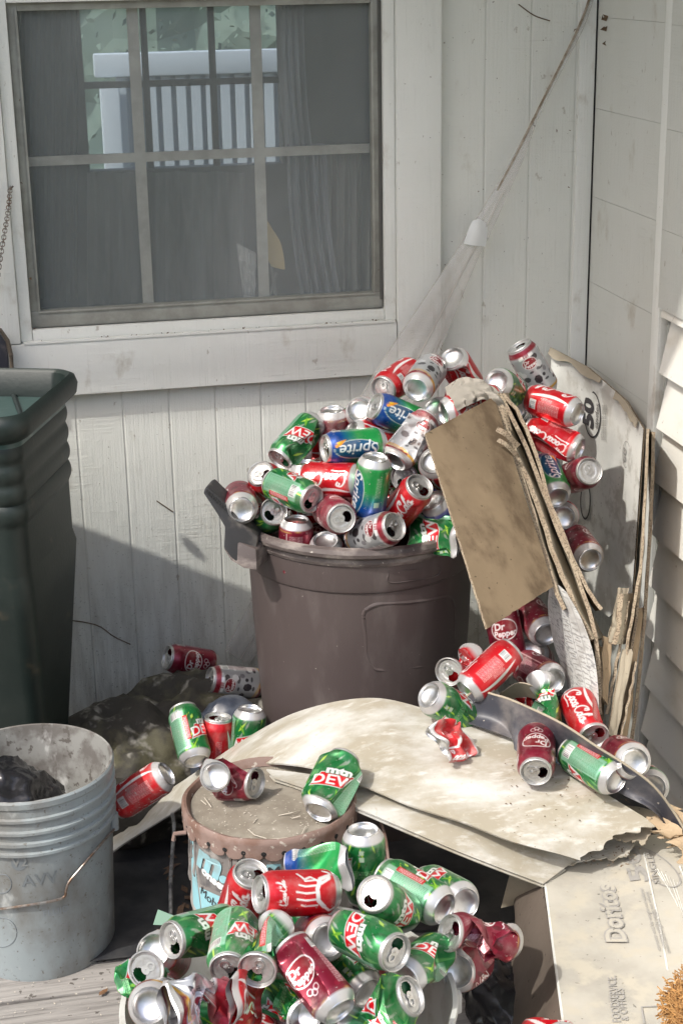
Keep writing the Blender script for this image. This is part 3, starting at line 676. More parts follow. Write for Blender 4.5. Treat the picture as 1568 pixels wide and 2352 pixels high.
# insect screen: fine mesh that lets part of the light through
ms = mat('insect_screen_mesh', (.26, .29, .285), .7, c2=(.46, .50, .50), scale=3, thr=(.40, .75), stretch=(1, 1, .35), alpha=.35, coord='World')
f = MB(); f.add([(wx0+fs_-.002, YW+.022, wz0+fb-.002), (wx1-fs_+.002, YW+.022, wz0+fb-.002), (wx1-fs_+.002, YW+.022, wz1-.01), (wx0+fs_-.002, YW+.022, wz1-.01)], [(0, 1, 2, 3)]); wpart('insect_screen', f, ms, win)
gl = mat('dusty_pane', (.42, .46, .46), .10, alpha=.15, spec=.5, c2=(.42, .43, .42), scale=3, thr=(.5, .75), stretch=(1, 1, .3), coord='World')
f = MB(); f.box((wx0+.01, YW+.046, wz0+.01), (wx1-.01, YW+.049, wz1-.005)); wpart('pane', f, gl, win, smooth=False)
# room behind the window, with another window in its far wall
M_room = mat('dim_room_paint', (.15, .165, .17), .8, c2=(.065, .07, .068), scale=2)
ry0, ry1, rx0, rx1, rz0, rz1 = YW+.1, 5.25, -1.6, 2.2, .0, 2.5
fx0 = P(188, 100, y=ry1).x; fx1 = P(642, 100, y=ry1).x; fz0 = P(400, 386, y=ry1).z; fz1 = P(400, 0, y=ry1).z+.10
r = MB()
for lo, hi in (((rx0, ry1, rz0), (fx0, ry1+.06, rz1)), ((fx1, ry1, rz0), (rx1, ry1+.06, rz1)), ((fx0, ry1, rz0), (fx1, ry1+.06, fz0)), ((fx0, ry1, fz1), (fx1, ry1+.06, rz1)),
               ((rx0-.06, ry0, rz0), (rx0, ry1, rz1)), ((rx1, ry0, rz0), (rx1+.06, ry1, rz1)), ((rx0, ry0, rz1), (rx1, ry1, rz1+.05)), ((rx0, ry0, rz0-.05), (rx1, ry1, rz0))): r.box(lo, hi)
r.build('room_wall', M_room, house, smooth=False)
f = MB(); cz = P(250, 196, y=ry1).z
for px in (338, 492): x = P(px, 200, y=ry1).x; f.box((x-.010, ry1+.01, fz0), (x+.010, ry1+.03, fz1))
f.box((fx0, ry1+.012, cz-.010), (fx1, ry1+.032, cz+.010)); f.build('far_window_muntin', mat('dark_muntin', (.07, .075, .08), .7), house)
# unseen roof slabs added to keep sun off the wall and side panel
r = MB(); r.box((-6, 2.71, 2.42), (2.3, YW, 2.52)); r.box((.05, 2.25, 2.42), (2.3, 2.71, 2.52)); r.box((.33, 1.9, 2.42), (2.3, 2.25, 2.52)); 
r.build('shade_roof', mat('shade_roof_paint', (.62, .63, .62), .7, coord='World', c2=(.5, .5, .48)), house, smooth=False)
# lap siding, every course leaning out at its foot
sd = MB(); ch = .1135; y0s, y1s = .2, 2.93
sd.box((XW+.006, y0s, -.3), (XW+.06, 2.95, 2.42), 1)
for k in range(-2, 21):
    z = .012+k*ch
    xb, xt = XW-.026, XW-.001
    if z+ch > 2.42: break
    ye = y1s+.004*math.sin(k*2.3)
    sd.add([(xb, y0s, z), (xb, ye, z), (xt, ye, z+ch+.012), (xt, y0s, z+ch+.012), (xb+.004, y0s, z-.001), (xb+.004, ye, z-.001), (xt+.004, ye, z+ch+.011), (xt+.004, y0s, z+ch+.011)],
           [(0, 3, 2, 1), (4, 5, 6, 7), (0, 1, 5, 4), (1, 2, 6, 5), (2, 3, 7, 6), (3, 0, 4, 7)], 0)
sd.build('lap_siding', [M_lap, mat('siding_backing', (.12, .09, .06), .9)], house, smooth=False)
board('end_trim', (XW-.020, 2.957, -.3), (XW-.0005, 2.995, 2.42), M_trim, .003)
# dirt hanging on the walls: small brown cobweb crumbs
rnd = random.Random(3); db = MB()
def crumb(mb, p, s, n=5):
    vs = [Vector(p)+Vector((rnd.uniform(-1,1), rnd.uniform(-.5,.5), rnd.uniform(-1,1)))*s for _ in range(6)]
    mb.add(vs, [(0,1,2),(0,2,3),(0,3,4),(1,4,5),(2,3,5),(0,1,4)])
for (px, py, s) in ((1390, 40, .009), (1388, 70, .011), (1386, 100, .006), (1322, 280, .006), (1320, 70, .004), (938, 745, .007), (1278, 300, .004), (1308, 300, .003), (1305, 430, .004), (1262, 480, .003), (1330, 620, .003)):
    q = P(px, py, y=YW-.006) if px < 1350 else P(px, py, x=XW-.005); crumb(db, q, s)
for k in range(46): crumb(db, (rnd.uniform(.86, 1.2), YW-.002, rnd.uniform(.8, 1.7)), rnd.uniform(.0008, .0022))
for k in range(26): crumb(db, (rnd.uniform(.1, .8), YW-.002, rnd.uniform(.3, .8)), rnd.uniform(.0008, .0018))
for k in range(44):
    x = rnd.uniform(wx0, wx1); crumb(db, (x, YW-.022, wz0-.021+rnd.uniform(-.003, .002)), rnd.uniform(.0012, .003))
for (px, py) in ((80, 755), (60, 560), (70, 640), (50, 420), (45, 230), (870, 620), (500, 770), (255, 780), (690, 800), (840, 770)): crumb(db, P(px, py, y=YW-.021), .003)
d_ = db.build('cobweb_dirt', M_brn, house, smooth=False); d_['kind'] = 'stuff'
# a thin crack and stray vines on the wall
sv = MB()
for line in (((165, 1425), (200, 1430), (232, 1440), (262, 1462), (300, 1480)), ((360, 1150), (382, 1165), (398, 1176)), ((1190, 10), (1225, 35), (1262, 48)), ((1335, 130), (1340, 150), (1343, 190))):
    pts = [P(px, py, y=YW-.002) if px < 1350 else P(px, py, x=XW-.002) for px, py in line]; sv.tube(catmull(pts, 10), .0012, 5)
s_ = sv.build('wall_scratch', M_brn, house)

# what the far window looks out on, plus leaves added behind the camera
M_out = mat('pale_painted_railing', (.44, .54, .61), .6)
board('upper_side_board', (XW-.030, .2, 1.05), (XW-.0265, 2.94, 2.41), M_side)
rl = thing('deck_railing', (.6, 7.4, 0), 'pale railing with upright slats seen through both windows', 'railing')
Yr = 7.4; a = P(222, 330, y=Yr); b = P(720, 120, y=Yr); tz = P(450, 118, y=Yr).z; bz = P(450, 172, y=Yr).z
m_ = MB(); m_.box((P(220, 200, y=Yr).x, Yr, bz), (P(760, 200, y=Yr).x, Yr+.08, tz)); m_.build('beam', M_out, rl, bevel=.01)
m_ = MB(); m_.box((P(228, 200, y=Yr).x, Yr-.06, -.5), (P(272, 200, y=Yr).x, Yr-.001, bz-.02)); m_.build('post', M_out, rl, bevel=.01)
m_ = MB(); x = P(275, 300, y=Yr).x; xe = P(760, 300, y=Yr).x; stp = (P(386, 300, y=Yr).x-P(352, 300, y=Yr).x)
while x < xe: m_.box((x, Yr+.02, -.4), (x+stp*.62, Yr+.04, bz-.003)); x += stp
m_.build('slats', M_out, rl)
m_ = MB(); m_.box((P(275, 300, y=Yr).x, Yr+.06, -.4), (P(760, 300, y=Yr).x, Yr+.075, bz-.003)); m_.build('infill', mat('blue_grey_infill', (.32, .41, .49), .7), rl)
gr = MB(); gr.add([(-30, 3.5, -.45), (30, 3.5, -.45), (30, 80, -.45), (-30, 80, -.45), (-30, -40, -.45), (30, -40, -.45)], [(0, 1, 2, 3), (4, 5, 1, 0)])
struct(gr.build('ground', mat('grassy_ground', (.09, .11, .05), .9, c2=(.14, .12, .08), scale=.6, coord='World'), None, smooth=False))
fo = MB(); rf = random.Random(8)
for k in range(3500):
    p = Vector((rf.gauss(1.2, 2.6), 12+rf.uniform(0, 2), rf.uniform(.2, 4.6)+rf.gauss(0, .3))); a = Vector((rf.gauss(0,1), rf.gauss(0,1), rf.gauss(0,1))).normalized(); b_ = a.cross(Vector((rf.gauss(0,1), rf.gauss(0,1), .3))).normalized(); s = rf.uniform(.02, .05)
    fo.add([p-a*s, p+b_*s*.6, p+a*s, p-b_*s*.6], [(0, 1, 2, 3)])
for k in range(7000):  # unseen leaf mass added behind the camera for reflection contrast and fill
    a = rf.uniform(R_(195), R_(350)); D_ = rf.uniform(9, 12); p = Vector((D_*math.cos(a), D_*math.sin(a), rf.uniform(-.3, 4.6)+rf.gauss(0, .4))); s = rf.uniform(.12, .30); q = Vector((rf.gauss(0,1), rf.gauss(0,1), rf.gauss(0,1))).normalized(); b_ = q.cross(Vector((rf.gauss(0,1), rf.gauss(0,1), .3))).normalized()
    fo.add([p-q*s, p+b_*s*.6, p+q*s, p-b_*s*.6], [(0, 1, 2, 3)])
gb = [[Vector((-6+.35*i, 14.6+.5*mnoise.noise(Vector((i*.5, j*.5, 2))), -.4+.3*j+.2*mnoise.noise(Vector((i*.7, j*.7, 9))))) for i in range(50)] for j in range(19)]
slab(fo, gb, .05)
t_ = fo.build('foliage', mat('tree_foliage', (.12, .20, .17), .7, c2=(.14, .22, .18), scale=3, coord='World'), None, smooth=False); tag(t_, 'green foliage seen far off through both windows, with unseen leaves added behind the camera', None, kind='stuff')
# curtains and things on the sill inside
def curtain(px0, px1, pyt, pyb, y, c, label, a_, seed, sl=0):
    n = 60; g = []
    for j in range(8):
        row = []; t = j/7
        for i in range(n+1):
            u = i/n; px = px0+(px1-px0)*u+sl*t*t; q = P(px, pyt+(pyb-pyt)*t, y=y); q.y += .018*math.sin(u*26+seed+.8*math.sin(t*3))+.01*math.sin(u*57+seed); row.append(q)
        g.append(row)
    mb = MB(); slab(mb, g, .0012); o = mb.build('curtain', mat('curtain_cloth', c, .9, c2=tuple(v*.6 for v in c), scale=8, stretch=(3, 1, .4), alpha=a_, coord='World')); tag(o, label, 'curtain', None); return o
curtain(640, 700, -10, 345, YW+.11, (.74, .80, .86), 'pale bluish curtain hanging beside the bright far window', .72, 1, 20)
curtain(655, 745, 330, 690, YW+.10, (.66, .72, .80), 'bluish curtain pooling behind the lower right panes', .55, 4, 35)
curtain(735, 862, 330, 690, YW+.12, (.55, .56, .52), 'dim grey curtain at the lower right corner of the window', .75, 7)
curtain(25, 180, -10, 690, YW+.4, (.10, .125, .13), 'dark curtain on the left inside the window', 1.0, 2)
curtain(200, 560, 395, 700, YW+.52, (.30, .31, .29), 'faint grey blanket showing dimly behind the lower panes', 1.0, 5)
b0 = P(608, 690, y=YW+.062)
m_ = MB(); pr_ = [P(545, 560, y=YW+.066), P(590, 583, y=YW+.062), P(588, 690, y=YW+.062), P(562, 690, y=YW+.066)]
g = [lin(pr_[0], pr_[1], 6), lin(pr_[3], pr_[2], 6)]; g = surf(g, 12, 14)
for j in range(len(g)):
    for i in range(len(g[0])): g[j][i] = g[j][i]+Vector((0, .010*mnoise.noise(Vector((i*.7, j*.6, 1))), 0))
slab(m_, [[p+Vector((0, .012, 0)) for p in r_] for r_ in g], .0015); o = m_.build('plastic_packet', mat('shiny_clear_packet', (.80, .82, .80), .25, .2, alpha=.85)); tag(o, 'crinkled clear packet standing inside the lower window', 'packet')
m_ = MB(); pr_ = [[P(609, 505, y=YW+.055), P(615, 510, y=YW+.06), P(622, 522, y=YW+.062)], [P(610, 545, y=YW+.056), P(630, 548, y=YW+.06), P(645, 560, y=YW+.062)], [P(614, 590, y=YW+.056), P(632, 600, y=YW+.06), P(654, 612, y=YW+.062)], [P(624, 612, y=YW+.056), P(640, 617, y=YW+.06), P(652, 619, y=YW+.062)]]
slab(m_, surf(pr_, 10, 14), .002); o = m_.build('yellow_card', mat('yellow_card_paper', (.85, .66, .30), .8)); tag(o, 'small yellow pointed card leaning inside the lower window', 'card')
m_ = MB()
for (a_, b_) in (((612, 612), (608, 690)), ((634, 625), (620, 690)), ((622, 600), (634, 690))): m_.tube([P(*a_, y=YW+.062), P(*b_, y=YW+.062)], .004, 6)
o = m_.build('plastic_stand', mat('clear_plastic_stand', (.5, .52, .5), .2, .2, alpha=.7)); tag(o, 'small shiny stand under the yellow card inside the window', 'stand')

# ------------------------------------------------------------------ deck
dk = MB(); y = 1.0; k = 0; rnd = random.Random(12)
while y < YW+.05:
    wd = .138; dz = rnd.uniform(-.0015, .0015)
    dk.box((-2.6, y, -.03), (XW+.1, min(y+wd, YW+.08), dz)); y += wd+.0065
struct(dk.build('deck_floor', M_deck, None, bevel=.004))
u_ = MB(); u_.add([(-2.6, .9, -.06), (XW+.1, .9, -.06), (XW+.1, YW, -.06), (-2.6, YW, -.06)], [(0, 1, 2, 3)]); struct(u_.build('under_deck', M_dark, None))

# ------------------------------------------------------------------ green wheeled cart
ct = thing('wheeled_cart', (-.22, 2.86, 0), 'dark green wheeled rubbish cart at the left edge with ribbed upper body', 'cart')
cA = Vector((.100, 3.12, 0)); dS = Vector((-.33, -.944, 0)).normalized(); dB = Vector((-.944, .33, 0)).normalized()
def rrect(wd, dp, r, n=7):
    pts = []
    for cx, cy, a0 in ((wd/2-r, dp/2-r, 0), (-wd/2+r, dp/2-r, 90), (-wd/2+r, -dp/2+r, 180), (wd/2-r, -dp/2+r, 270)):
        for k in range(n): a = R_(a0+90*k/(n-1)); pts.append((cx+r*math.cos(a), cy+r*math.sin(a)))
    return pts
CW, CD = .56, .36
ctr = cA+dB*(CW/2)+dS*(CD/2)
def cart_loop(wd, dp, r, z, zt=0):
    return [ctr+dB*(-x)+dS*(-yy)+Vector((0, 0, z)) for x, yy in rrect(wd, dp, r)]
def loft(mb, loops, cap0=True, cap1=True):
    n = len(loops[0]); vs = [p for l in loops for p in l]; fs = []
    for j in range(len(loops)-1):
        for k in range(n): fs.append((j*n+k, j*n+(k+1) % n, (j+1)*n+(k+1) % n, (j+1)*n+k))
    if cap0: fs.append(tuple(range(n))[::-1])
    if cap1: fs.append(tuple((len(loops)-1)*n+k for k in range(n)))
    mb.add(vs, fs)
m_ = MB(); lo = []
zs = [0, .02]+[.02+.58*k/10 for k in range(1, 11)]
for z in zs: t = min(1, z/.62); lo.append(cart_loop(CW-.075*(1-t)-.02, CD-.26*(1-t)-.02, .035, z))
for k in range(50):
    z = .625+.250*k/49; rb = .0055*abs(math.sin(math.pi*(z-.725)/.0375))**.6*(1 if z > .725 else 0); lo.append(cart_loop(CW-.012+2*rb-.02, CD-.012+2*rb-.02, .04, z))
lo += [cart_loop(CW+.0, CD+.0, .045, .885), cart_loop(CW+.016, CD+.016, .05, .893), cart_loop(CW+.022, CD+.022, .05, .912), cart_loop(CW+.014, CD+.014, .05, .926), cart_loop(CW-.004, CD-.004, .045, .931), cart_loop(CW-.020, CD-.020, .04, .925), cart_loop(CW-.026, CD-.026, .04, .87)]
loft(m_, lo, True, False); m_.v = [(a, b, c_*1.03) for a, b, c_ in m_.v]; m_.build('body', M_cart, ct, auto=50)
m_ = MB(); loft(m_, [cart_loop(CW-.025, CD-.025, .04, .868), cart_loop(CW-.025, CD-.025, .04, .877)]); m_.v = [(a, b, c_*1.03) for a, b, c_ in m_.v]; lid = m_.build('lid', M_cartlid, ct, auto=30)
# a stiffening groove, back flange and bolts on the lid
m_ = MB(); q0 = P(30, 903, z=.905); q1 = P(52, 962, z=.905); m_.tube([q0, q1], .005, 8); m_.build('lid_rib', mat('dark_groove', (.012, .02, .02), .6), ct)
M_scr = mat('bright_screw_metal', (.7, .7, .68), .3, .9)
for px, py in ((12, 903), (0, 972)):
    q = P(px, py, z=.905); m_ = MB(); m_.lathe([(0, .004), (.006, .004), (.008, .001), (.017, .0005), (.018, 0)], 18, q)
    for k in range(5): a = k*1.257; m_.tube([q+Vector((0, 0, .003)), q+Vector((.014*math.cos(a), .014*math.sin(a), .003))], .0022, 5)
    m_.build('bolt', M_scr, ct)
for px, py in ((78, 885), (120, 900)):
    q = P(px, py, z=.905); m_ = MB(); m_.lathe([(0, .0015), (.012, .001), (.014, 0)], 14, q); m_.build('white_blotch', M_scr, ct)
# black rounded box behind the cart
bb = MB(); g = [P(-40, 770, y=3.36), P(0, 765, y=3.36), P(14, 785, y=3.36), P(20, 815, y=3.36), P(22, 850, y=3.36), P(-40, 850, y=3.36)]
n = len(g); bb.add(g+[p+Vector((0, .04, 0)) for p in g], [tuple(range(n)), tuple(range(2*n-1, n-1, -1))]+[(i, i+n, (i+1) % n+n, (i+1) % n) for i in range(n)])
o = bb.build('black_box', M_blackpl, None, bevel=.004); tag(o, 'black rounded box at the left edge above the green cart', 'box')
bb = MB(); bb.tube([P(-40, 764, y=3.355), P(2, 758, y=3.355), P(18, 782, y=3.355), P(26, 815, y=3.355), P(28, 850, y=3.355)], .0045, 8); b2_ = bb.build('rim', mat('brown_rim', (.10, .08, .06), .6), None); b2_.parent = o; b2_.matrix_parent_inverse = Matrix.Translation(-o.location)
# chain
chn = thing('hanging_chain', P(10, 600, y=3.37), 'thin rusty chain hanging beside the window at the left edge', 'chain')
pts = catmull([P(24, 432, y=3.375), P(20, 480, y=3.37), P(12, 530, y=3.368), P(2, 590, y=3.368), P(-8, 660, y=3.37)], 30)
m_ = MB()
for k in range(30):
    p = pts[k]; t = (pts[k+1]-pts[k]).normalized(); s = t.cross(Vector((0, 1, 0))).normalized() if k % 2 else Vector((0, 1, 0)); L = (pts[k+1]-pts[k]).length*.78
    m_.tube([p+t*(L*math.cos(a))+s*(.0045*math.sin(a)) for a in np.linspace(0, 2*math.pi, 10)], .0012, 5)
m_.build('links', M_wire, chn)
m_ = MB(); q = P(24, 432, y=YW-.02); m_.tube([q+Vector((0, .01, 0)), q+Vector((0, -.015, 0)), q+Vector((.006, -.02, .006))], .002, 6); m_.build('hook', M_wire, chn)

# ------------------------------------------------------------------ brown barrel with handle
BC = Vector((P(826, 1176, d=3.23).x, P(826, 1176, d=3.23).y, 0)); BR = .2475; BZ = .659; BO = BZ-.592
br = thing('rubbish_barrel', BC, 'brown round rubbish barrel overflowing with cans', 'barrel')
m_ = MB()
m_.lathe([(0, .006), (.188, .006), (.192, 0), (.196, .01), (.204, .15), (.213, .30), (.222, .46), (.2265, .505+BO), (.2300, .508+BO), (.2320, .514+BO), (.2345, .555+BO), (.2350, .562+BO), (.2325, .565+BO)], 96, BC)
m_.lathe([(.2240, .50+BO), (.205, .15), (.19, .01), (0, .012)], 64, BC)
m_.build('body', M_barrel, br, auto=30)
m_ = MB(); m_.lathe([(.2310, .560), (.2375, .563), (.2405, .570), (.2390, .577), (.2450, .580), (.2515, .585), (.2530, .592), (.2500, .600), (.2410, .603), (.2330, .598), (.2290, .585), (.2240, .50)], 96, BC, fn=lambda r, z, a: (r*(1+.003*math.sin(3*a+1)), z+BO+.002*math.sin(2*a))); m_.build('rim', M_barrelrim, br, auto=30)
def on_barrel(px, py, off=.001):
    """point of the photo carried onto the barrel's side"""
    r = ray(px, py); rad = .215
    for _ in range(6):
        oc = Vector((EYE.x-BC.x, EYE.y-BC.y)); d2 = Vector((r.x, r.y)); a = d2.dot(d2); b = 2*oc.dot(d2); c = oc.dot(oc)-(rad+off)**2; D = b*b-4*a*c
        if D < 0: return None
        t = (-b-math.sqrt(D))/(2*a); q = EYE+r*t; rad = .1955+q.z*(.2265-.1955)/.572 if q.z < .573 else .2335
    return q
def rr_px(x0, y0, x1, y1, r, sk=(0, 0, 0, 0)):
    pts = []
    for cx, cy, a0 in ((x1-r, y0+r, -90), (x1-r, y1-r, 0), (x0+r, y1-r, 90), (x0+r, y0+r, 180)):
        for k in range(6): a = R_(a0+90*k/5); pts.append((cx+r*math.cos(a), cy+r*math.sin(a)))
    return pts+[pts[0]]
m_ = MB()
panel_px = [(838, 1402), (870, 1388), (940, 1384), (1000, 1376), (1030, 1372), (1042, 1392), (1042, 1450), (1040, 1500), (1025, 1520), (960, 1532), (880, 1540), (856, 1532), (842, 1505), (838, 1450), (834, 1415), (838, 1402)]
pp = [on_barrel(a, b, .0005) for a, b in panel_px]; pp = [p for p in pp if p]; m_.tube(catmull([p+(BC-p).xy.to_3d().normalized()*.0045 for p in pp], 60), .0062, 10); m_.build('raised_panel', M_barrel, br)
m_ = MB()
pp = [on_barrel(a, b, .0002) for a, b in ((893, 1310), (950, 1308), (1005, 1298), (1004, 1322), (950, 1333), (893, 1337), (893, 1310))]; pp = [p for p in pp if p]; m_.tube(catmull(pp, 40), .0012, 6)
m_.build('embossed_plate', M_barrel, br)
# side seam line below the rim band
m_ = MB(); h0 = 3.06
hp = [(470, 1122), (478, 1119), (500, 1140), (530, 1170), (560, 1205), (592, 1232), (588, 1262), (585, 1300), (575, 1308), (555, 1300), (530, 1280), (514, 1258), (516, 1210), (495, 1175), (467, 1133)]
fr = [P(px, py, d=h0-.02+.0002*(px-470)) for px, py in hp]; bk = [p+Vector((.02, .05, 0)) for p in fr]; n = len(fr)
m_.add(fr+bk, [tuple(range(n)), tuple(range(2*n-1, n-1, -1))]+[(i, i+n, (i+1) % n+n, (i+1) % n) for i in range(n)]); m_.build('handle', M_handle, br, bevel=.003)
m_ = MB()
for k in range(9): x = 474+k*5.0; yq = 1128+k*4.6; q = P(x, yq+3, d=h0-.024); m_.tube([q, P(x+3, yq-4, d=h0-.024)], .0016, 5)
m_.build('handle_grip', mat('grip_black', (.008, .008, .008), .7), br)
m_ = MB(); hb = [(516, 1225), (540, 1240), (565, 1252), (588, 1262), (590, 1310), (560, 1306), (530, 1288), (514, 1262)]
fr = [P(px, py, d=3.055) for px, py in hb]; bk = [p+Vector((.03, .05, 0)) for p in fr]; n = len(fr)
m_.add(fr+bk, [tuple(range(n)), tuple(range(2*n-1, n-1, -1))]+[(i, i+n, (i+1) % n+n, (i+1) % n) for i in range(n)]); m_.build('handle_mount', M_barrelrim, br, bevel=.004)

# ------------------------------------------------------------------ pale plastic bucket with wire bail
bkc = Vector((P(62, 1731, d=2.94).x, P(62, 1731, d=2.94).y, 0))
bk_ = thing('plastic_bucket', bkc, 'dirty pale plastic bucket with wire handle holding a black bag', 'bucket')
m_ = MB(); q = 1.0
prof = [(0, .003), (.126, .003), (.130, 0), (.1315, .006), (.143, .255), (.1445, .262), (.1500, .263), (.1500, .268), (.1455, .270), (.1455, .281), (.1515, .283), (.1515, .289), (.1460, .291), (.1465, .304), (.1530, .306), (.1530, .311), (.1472, .313), (.1478, .328), (.1525, .330), (.1525, .335), (.148, .337), (.1485, .352), (.152, .356), (.1525, .366), (.150, .370)]
m_.lathe(prof, 96, bkc); m_.build('shell', M_bucket, bk_, auto=30)
m_ = MB(); m_.lathe([(.150, .370), (.1465, .369), (.1445, .355), (.138, .20), (.127, .01), (0, .008)], 96, bkc); m_.build('inside', M_bucketin, bk_, auto=30)
def on_cyl(px, py, c, r0, slope=0, off=.0012):
    r = ray(px, py); rad = r0
    for _ in range(6):
        oc = Vector((EYE.x-c.x, EYE.y-c.y)); d2 = Vector((r.x, r.y)); a = d2.dot(d2); b = 2*oc.dot(d2); cc = oc.dot(oc)-(rad+off)**2; D = max(0, b*b-4*a*cc); t = (-b-math.sqrt(D))/(2*a); q = EYE+r*t; rad = r0+slope*q.z
    return q
m_ = MB(); wp = [(262, 1905), (240, 1930), (214, 1960), (185, 1995), (160, 2025), (152, 2045), (148, 2060), (120, 2070), (60, 2080), (0, 2088), (-50, 2090)]
m_.tube(catmull([on_cyl(px, py, bkc, .1305, .048, .006) for px, py in wp], 50), .0024, 8); m_.build('wire_bail', M_wire, bk_)
m_ = MB(); q = on_cyl(262, 1890, bkc, .1305, .048, .004); m_.tube([q+Vector((0, 0, .02)), q-Vector((0, 0, .012))], .009, 10); m_.build('bail_ear', M_bucket, bk_)
# faint moulded marks
M_mark = mat('faint_grey_mark', (.16, .18, .19), .6)
def wrap_text(st, px, py, hpx, c, r0, slope, m, nm, parent, bold=0, rot=0, wid=1.0, off=.0014, shear=0):
    """lettering laid on a round side, centred on photo pixel px,py"""
    tris, wd, _ = text_tris(st, bold); o0 = on_cyl(px, py, c, r0, slope, off); oz = on_cyl(px, py-10, c, r0, slope, off); mpp = (oz-o0).length/10; k = hpx*mpp/.7
    a0 = math.atan2(o0.y-c.y, o0.x-c.x); mb = MB(); rad = (o0.xy-c.xy).length
    for t in tris:
        vs = []
        for x, y in t:
            X = ((x-wd/2)*wid+(y-.35)*shear)*k; Y = (y-.35)*k; a = a0+(X*math.cos(rot)-Y*math.sin(rot))/rad; z = o0.z+X*math.sin(rot)+Y*math.cos(rot); rr = rad+(z-o0.z)*slope
            vs.append((c.x+rr*math.cos(a), c.y+rr*math.sin(a), z))
        mb.add(vs, [(0, 1, 2)])
    return mb.build(nm, m, parent, smooth=False)
wrap_text('AVV', 92, 2020, 26, bkc, .1305, .048, M_mark, 'moulded_letters', bk_, .01)
wrap_text('FLUID', 130, 2093, 14, bkc, .1305, .048, mat('faint_pale_mark', (.25, .28, .30), .6), 'moulded_letters', bk_, 0)
m_ = MB(); cen_ = on_cyl(45, 1980, bkc, .1305, .048); pts = [on_cyl(45+19*math.cos(a), 1980+20*math.sin(a), bkc, .1305, .048, .001) for a in np.linspace(0, 2*math.pi, 25)[:-1]]
m_.add([cen_]+pts, [(0, i+1, (i+1) % 24+1) for i in range(24)]); m_.build('round_emblem', M_mark, bk_); wrap_text('V2', 45, 1980, 20, bkc, .1305, .048, M_bucket, 'emblem_letters', bk_, .02, off=.002)
for cx, cy, r_ in ((5, 2030, 22), (5, 2142, 34)):
    m_ = MB(); m_.tube([on_cyl(cx+r_*math.cos(a), cy+r_*math.sin(a), bkc, .1305, .048, .0006) for a in np.linspace(0, 2*math.pi, 26)], .0009, 5); m_.build('mould_ring', M_mark, bk_)
# crumpled black bag inside
def blob(c, rad, seed, amp, fr, sub=5, ridge=True):
    bm = bmesh.new(); bmesh.ops.create_icosphere(bm, subdivisions=sub, radius=1); c = Vector(c)
    for v in bm.verts:
        p = v.co.copy(); k = 0; a = 1; f = fr
        for o_ in range(4):
            nn = mnoise.noise(p*f+Vector((seed, o_, 0))); k += a*((1-2*abs(nn)) if ridge else nn); a *= .55; f *= 2
        v.co = Vector((p.x*rad[0], p.y*rad[1], p.z*rad[2]))*(1+amp*(k-.6))+c
    vs = [v.co.copy() for v in bm.verts]; fs = [tuple(v.index for v in f_.verts) for f_ in bm.faces]; bm.free(); m = MB(); m.add(vs, fs); return m
o = blob((bkc.x-.045, bkc.y+.01, .262), (.095, .09, .085), 8, .20, 1.05).build('black_bag', M_bag, None, auto=60); tag(o, 'crumpled shiny black bag inside the pale bucket', 'bag')

# ------------------------------------------------------------------ rusty lidded pail
pc = Vector((P(618, 1832, d=2.80).x, P(618, 1832, d=2.80).y, 0))
PR = .150
pl = thing('paint_pail', pc, 'old paint pail with rusty crimped lid and torn cyan label', 'pail')
m_ = MB(); m_.lathe([(0, .002), (.134, .002), (.1365, 0), (.139, .01), (.1405, .16), (.1430, .164), (.1430, .170), (.1405, .174), (.1410, .325), (.144, .335), (0, .336)], 96, pc); m_.build('shell', M_pail, pl, auto=35)
m_ = MB(); lz = .353
m_.lathe([(0, lz-.010), (.10, lz-.011), (.128, lz-.012), (.1345, lz-.010)], 96, pc, fn=lambda r, z, a: (r, z+.0018*math.sin(3*a)*r/.13)); m_.build('lid_top', M_lidtop, pl, auto=60)
m_ = MB()
def lug(r, z, a):
    k = abs(math.sin(a*14)) ; 
    if z < lz-.022: z = z-.012*(k**.35); r = r+.001*k
    return (r+.0012*math.sin(a*5)*math.sin(a*3), z+.001*math.sin(a*9))
m_.lathe([(.1345, lz-.011), (.1375, lz-.004), (.1410, lz+.002), (.1455, lz+.003), (.1490, lz-.001), (.1500, lz-.008), (.1490, lz-.016), (.1500, lz-.0215), (.1490, lz-.0225), (.1480, lz-.0235)], 336, pc, fn=lug); m_.build('lid_rim', M_rust, pl, auto=40)
for k in range(28):
    m_ = MB()
    a = (k+.5)*math.pi/14+math.pi/28; q = pc+Vector((.1500*math.cos(a), .1500*math.sin(a), lz-.021)); m_.lathe([(0, 0), (.0035, .0004), (.0045, 0)], 8, (0, 0, 0)); 
    vs = m_.v[-24:]; del m_.v[-24:]; R3 = Matrix.Rotation(a, 3, 'Z') @ Matrix.Rotation(R_(90), 3, 'Y'); m_.v += [tuple(R3 @ Vector(v)+q) for v in vs]
    m_.build('lid_hole', M_dark, pl)
# label pieces wrapped on the side: cyan blocks, dark band, lettering
def wrap_patch(pxs, c, r0, slope, m, nm, parent, off=.001, sub=12):
    """polygon rows: (left px, right px, y) wrapped on a round side"""
    mb = MB(); vs = []; fs = []
    rows = pxs
    for (xl, xr, yl, yr) in rows:
        for k in range(sub+1): t = k/sub; vs.append(on_cyl(xl+(xr-xl)*t, yl+(yr-yl)*t+(-4*t*(1-t)*-9 if 0 else 0), c, r0, slope, off))
    for j in range(len(rows)-1):
        for k in range(sub): fs.append((j*(sub+1)+k, j*(sub+1)+k+1, (j+1)*(sub+1)+k+1, (j+1)*(sub+1)+k))
    mb.add(vs, fs); return mb.build(nm, m, parent)
wrap_patch([(438, 446, 1925, 1930), (440, 449, 1985, 1990), (443, 458, 2060, 2064), (447, 466, 2125, 2130)], pc, .1405, 0, M_cyan, 'cyan_edge_strip', pl)
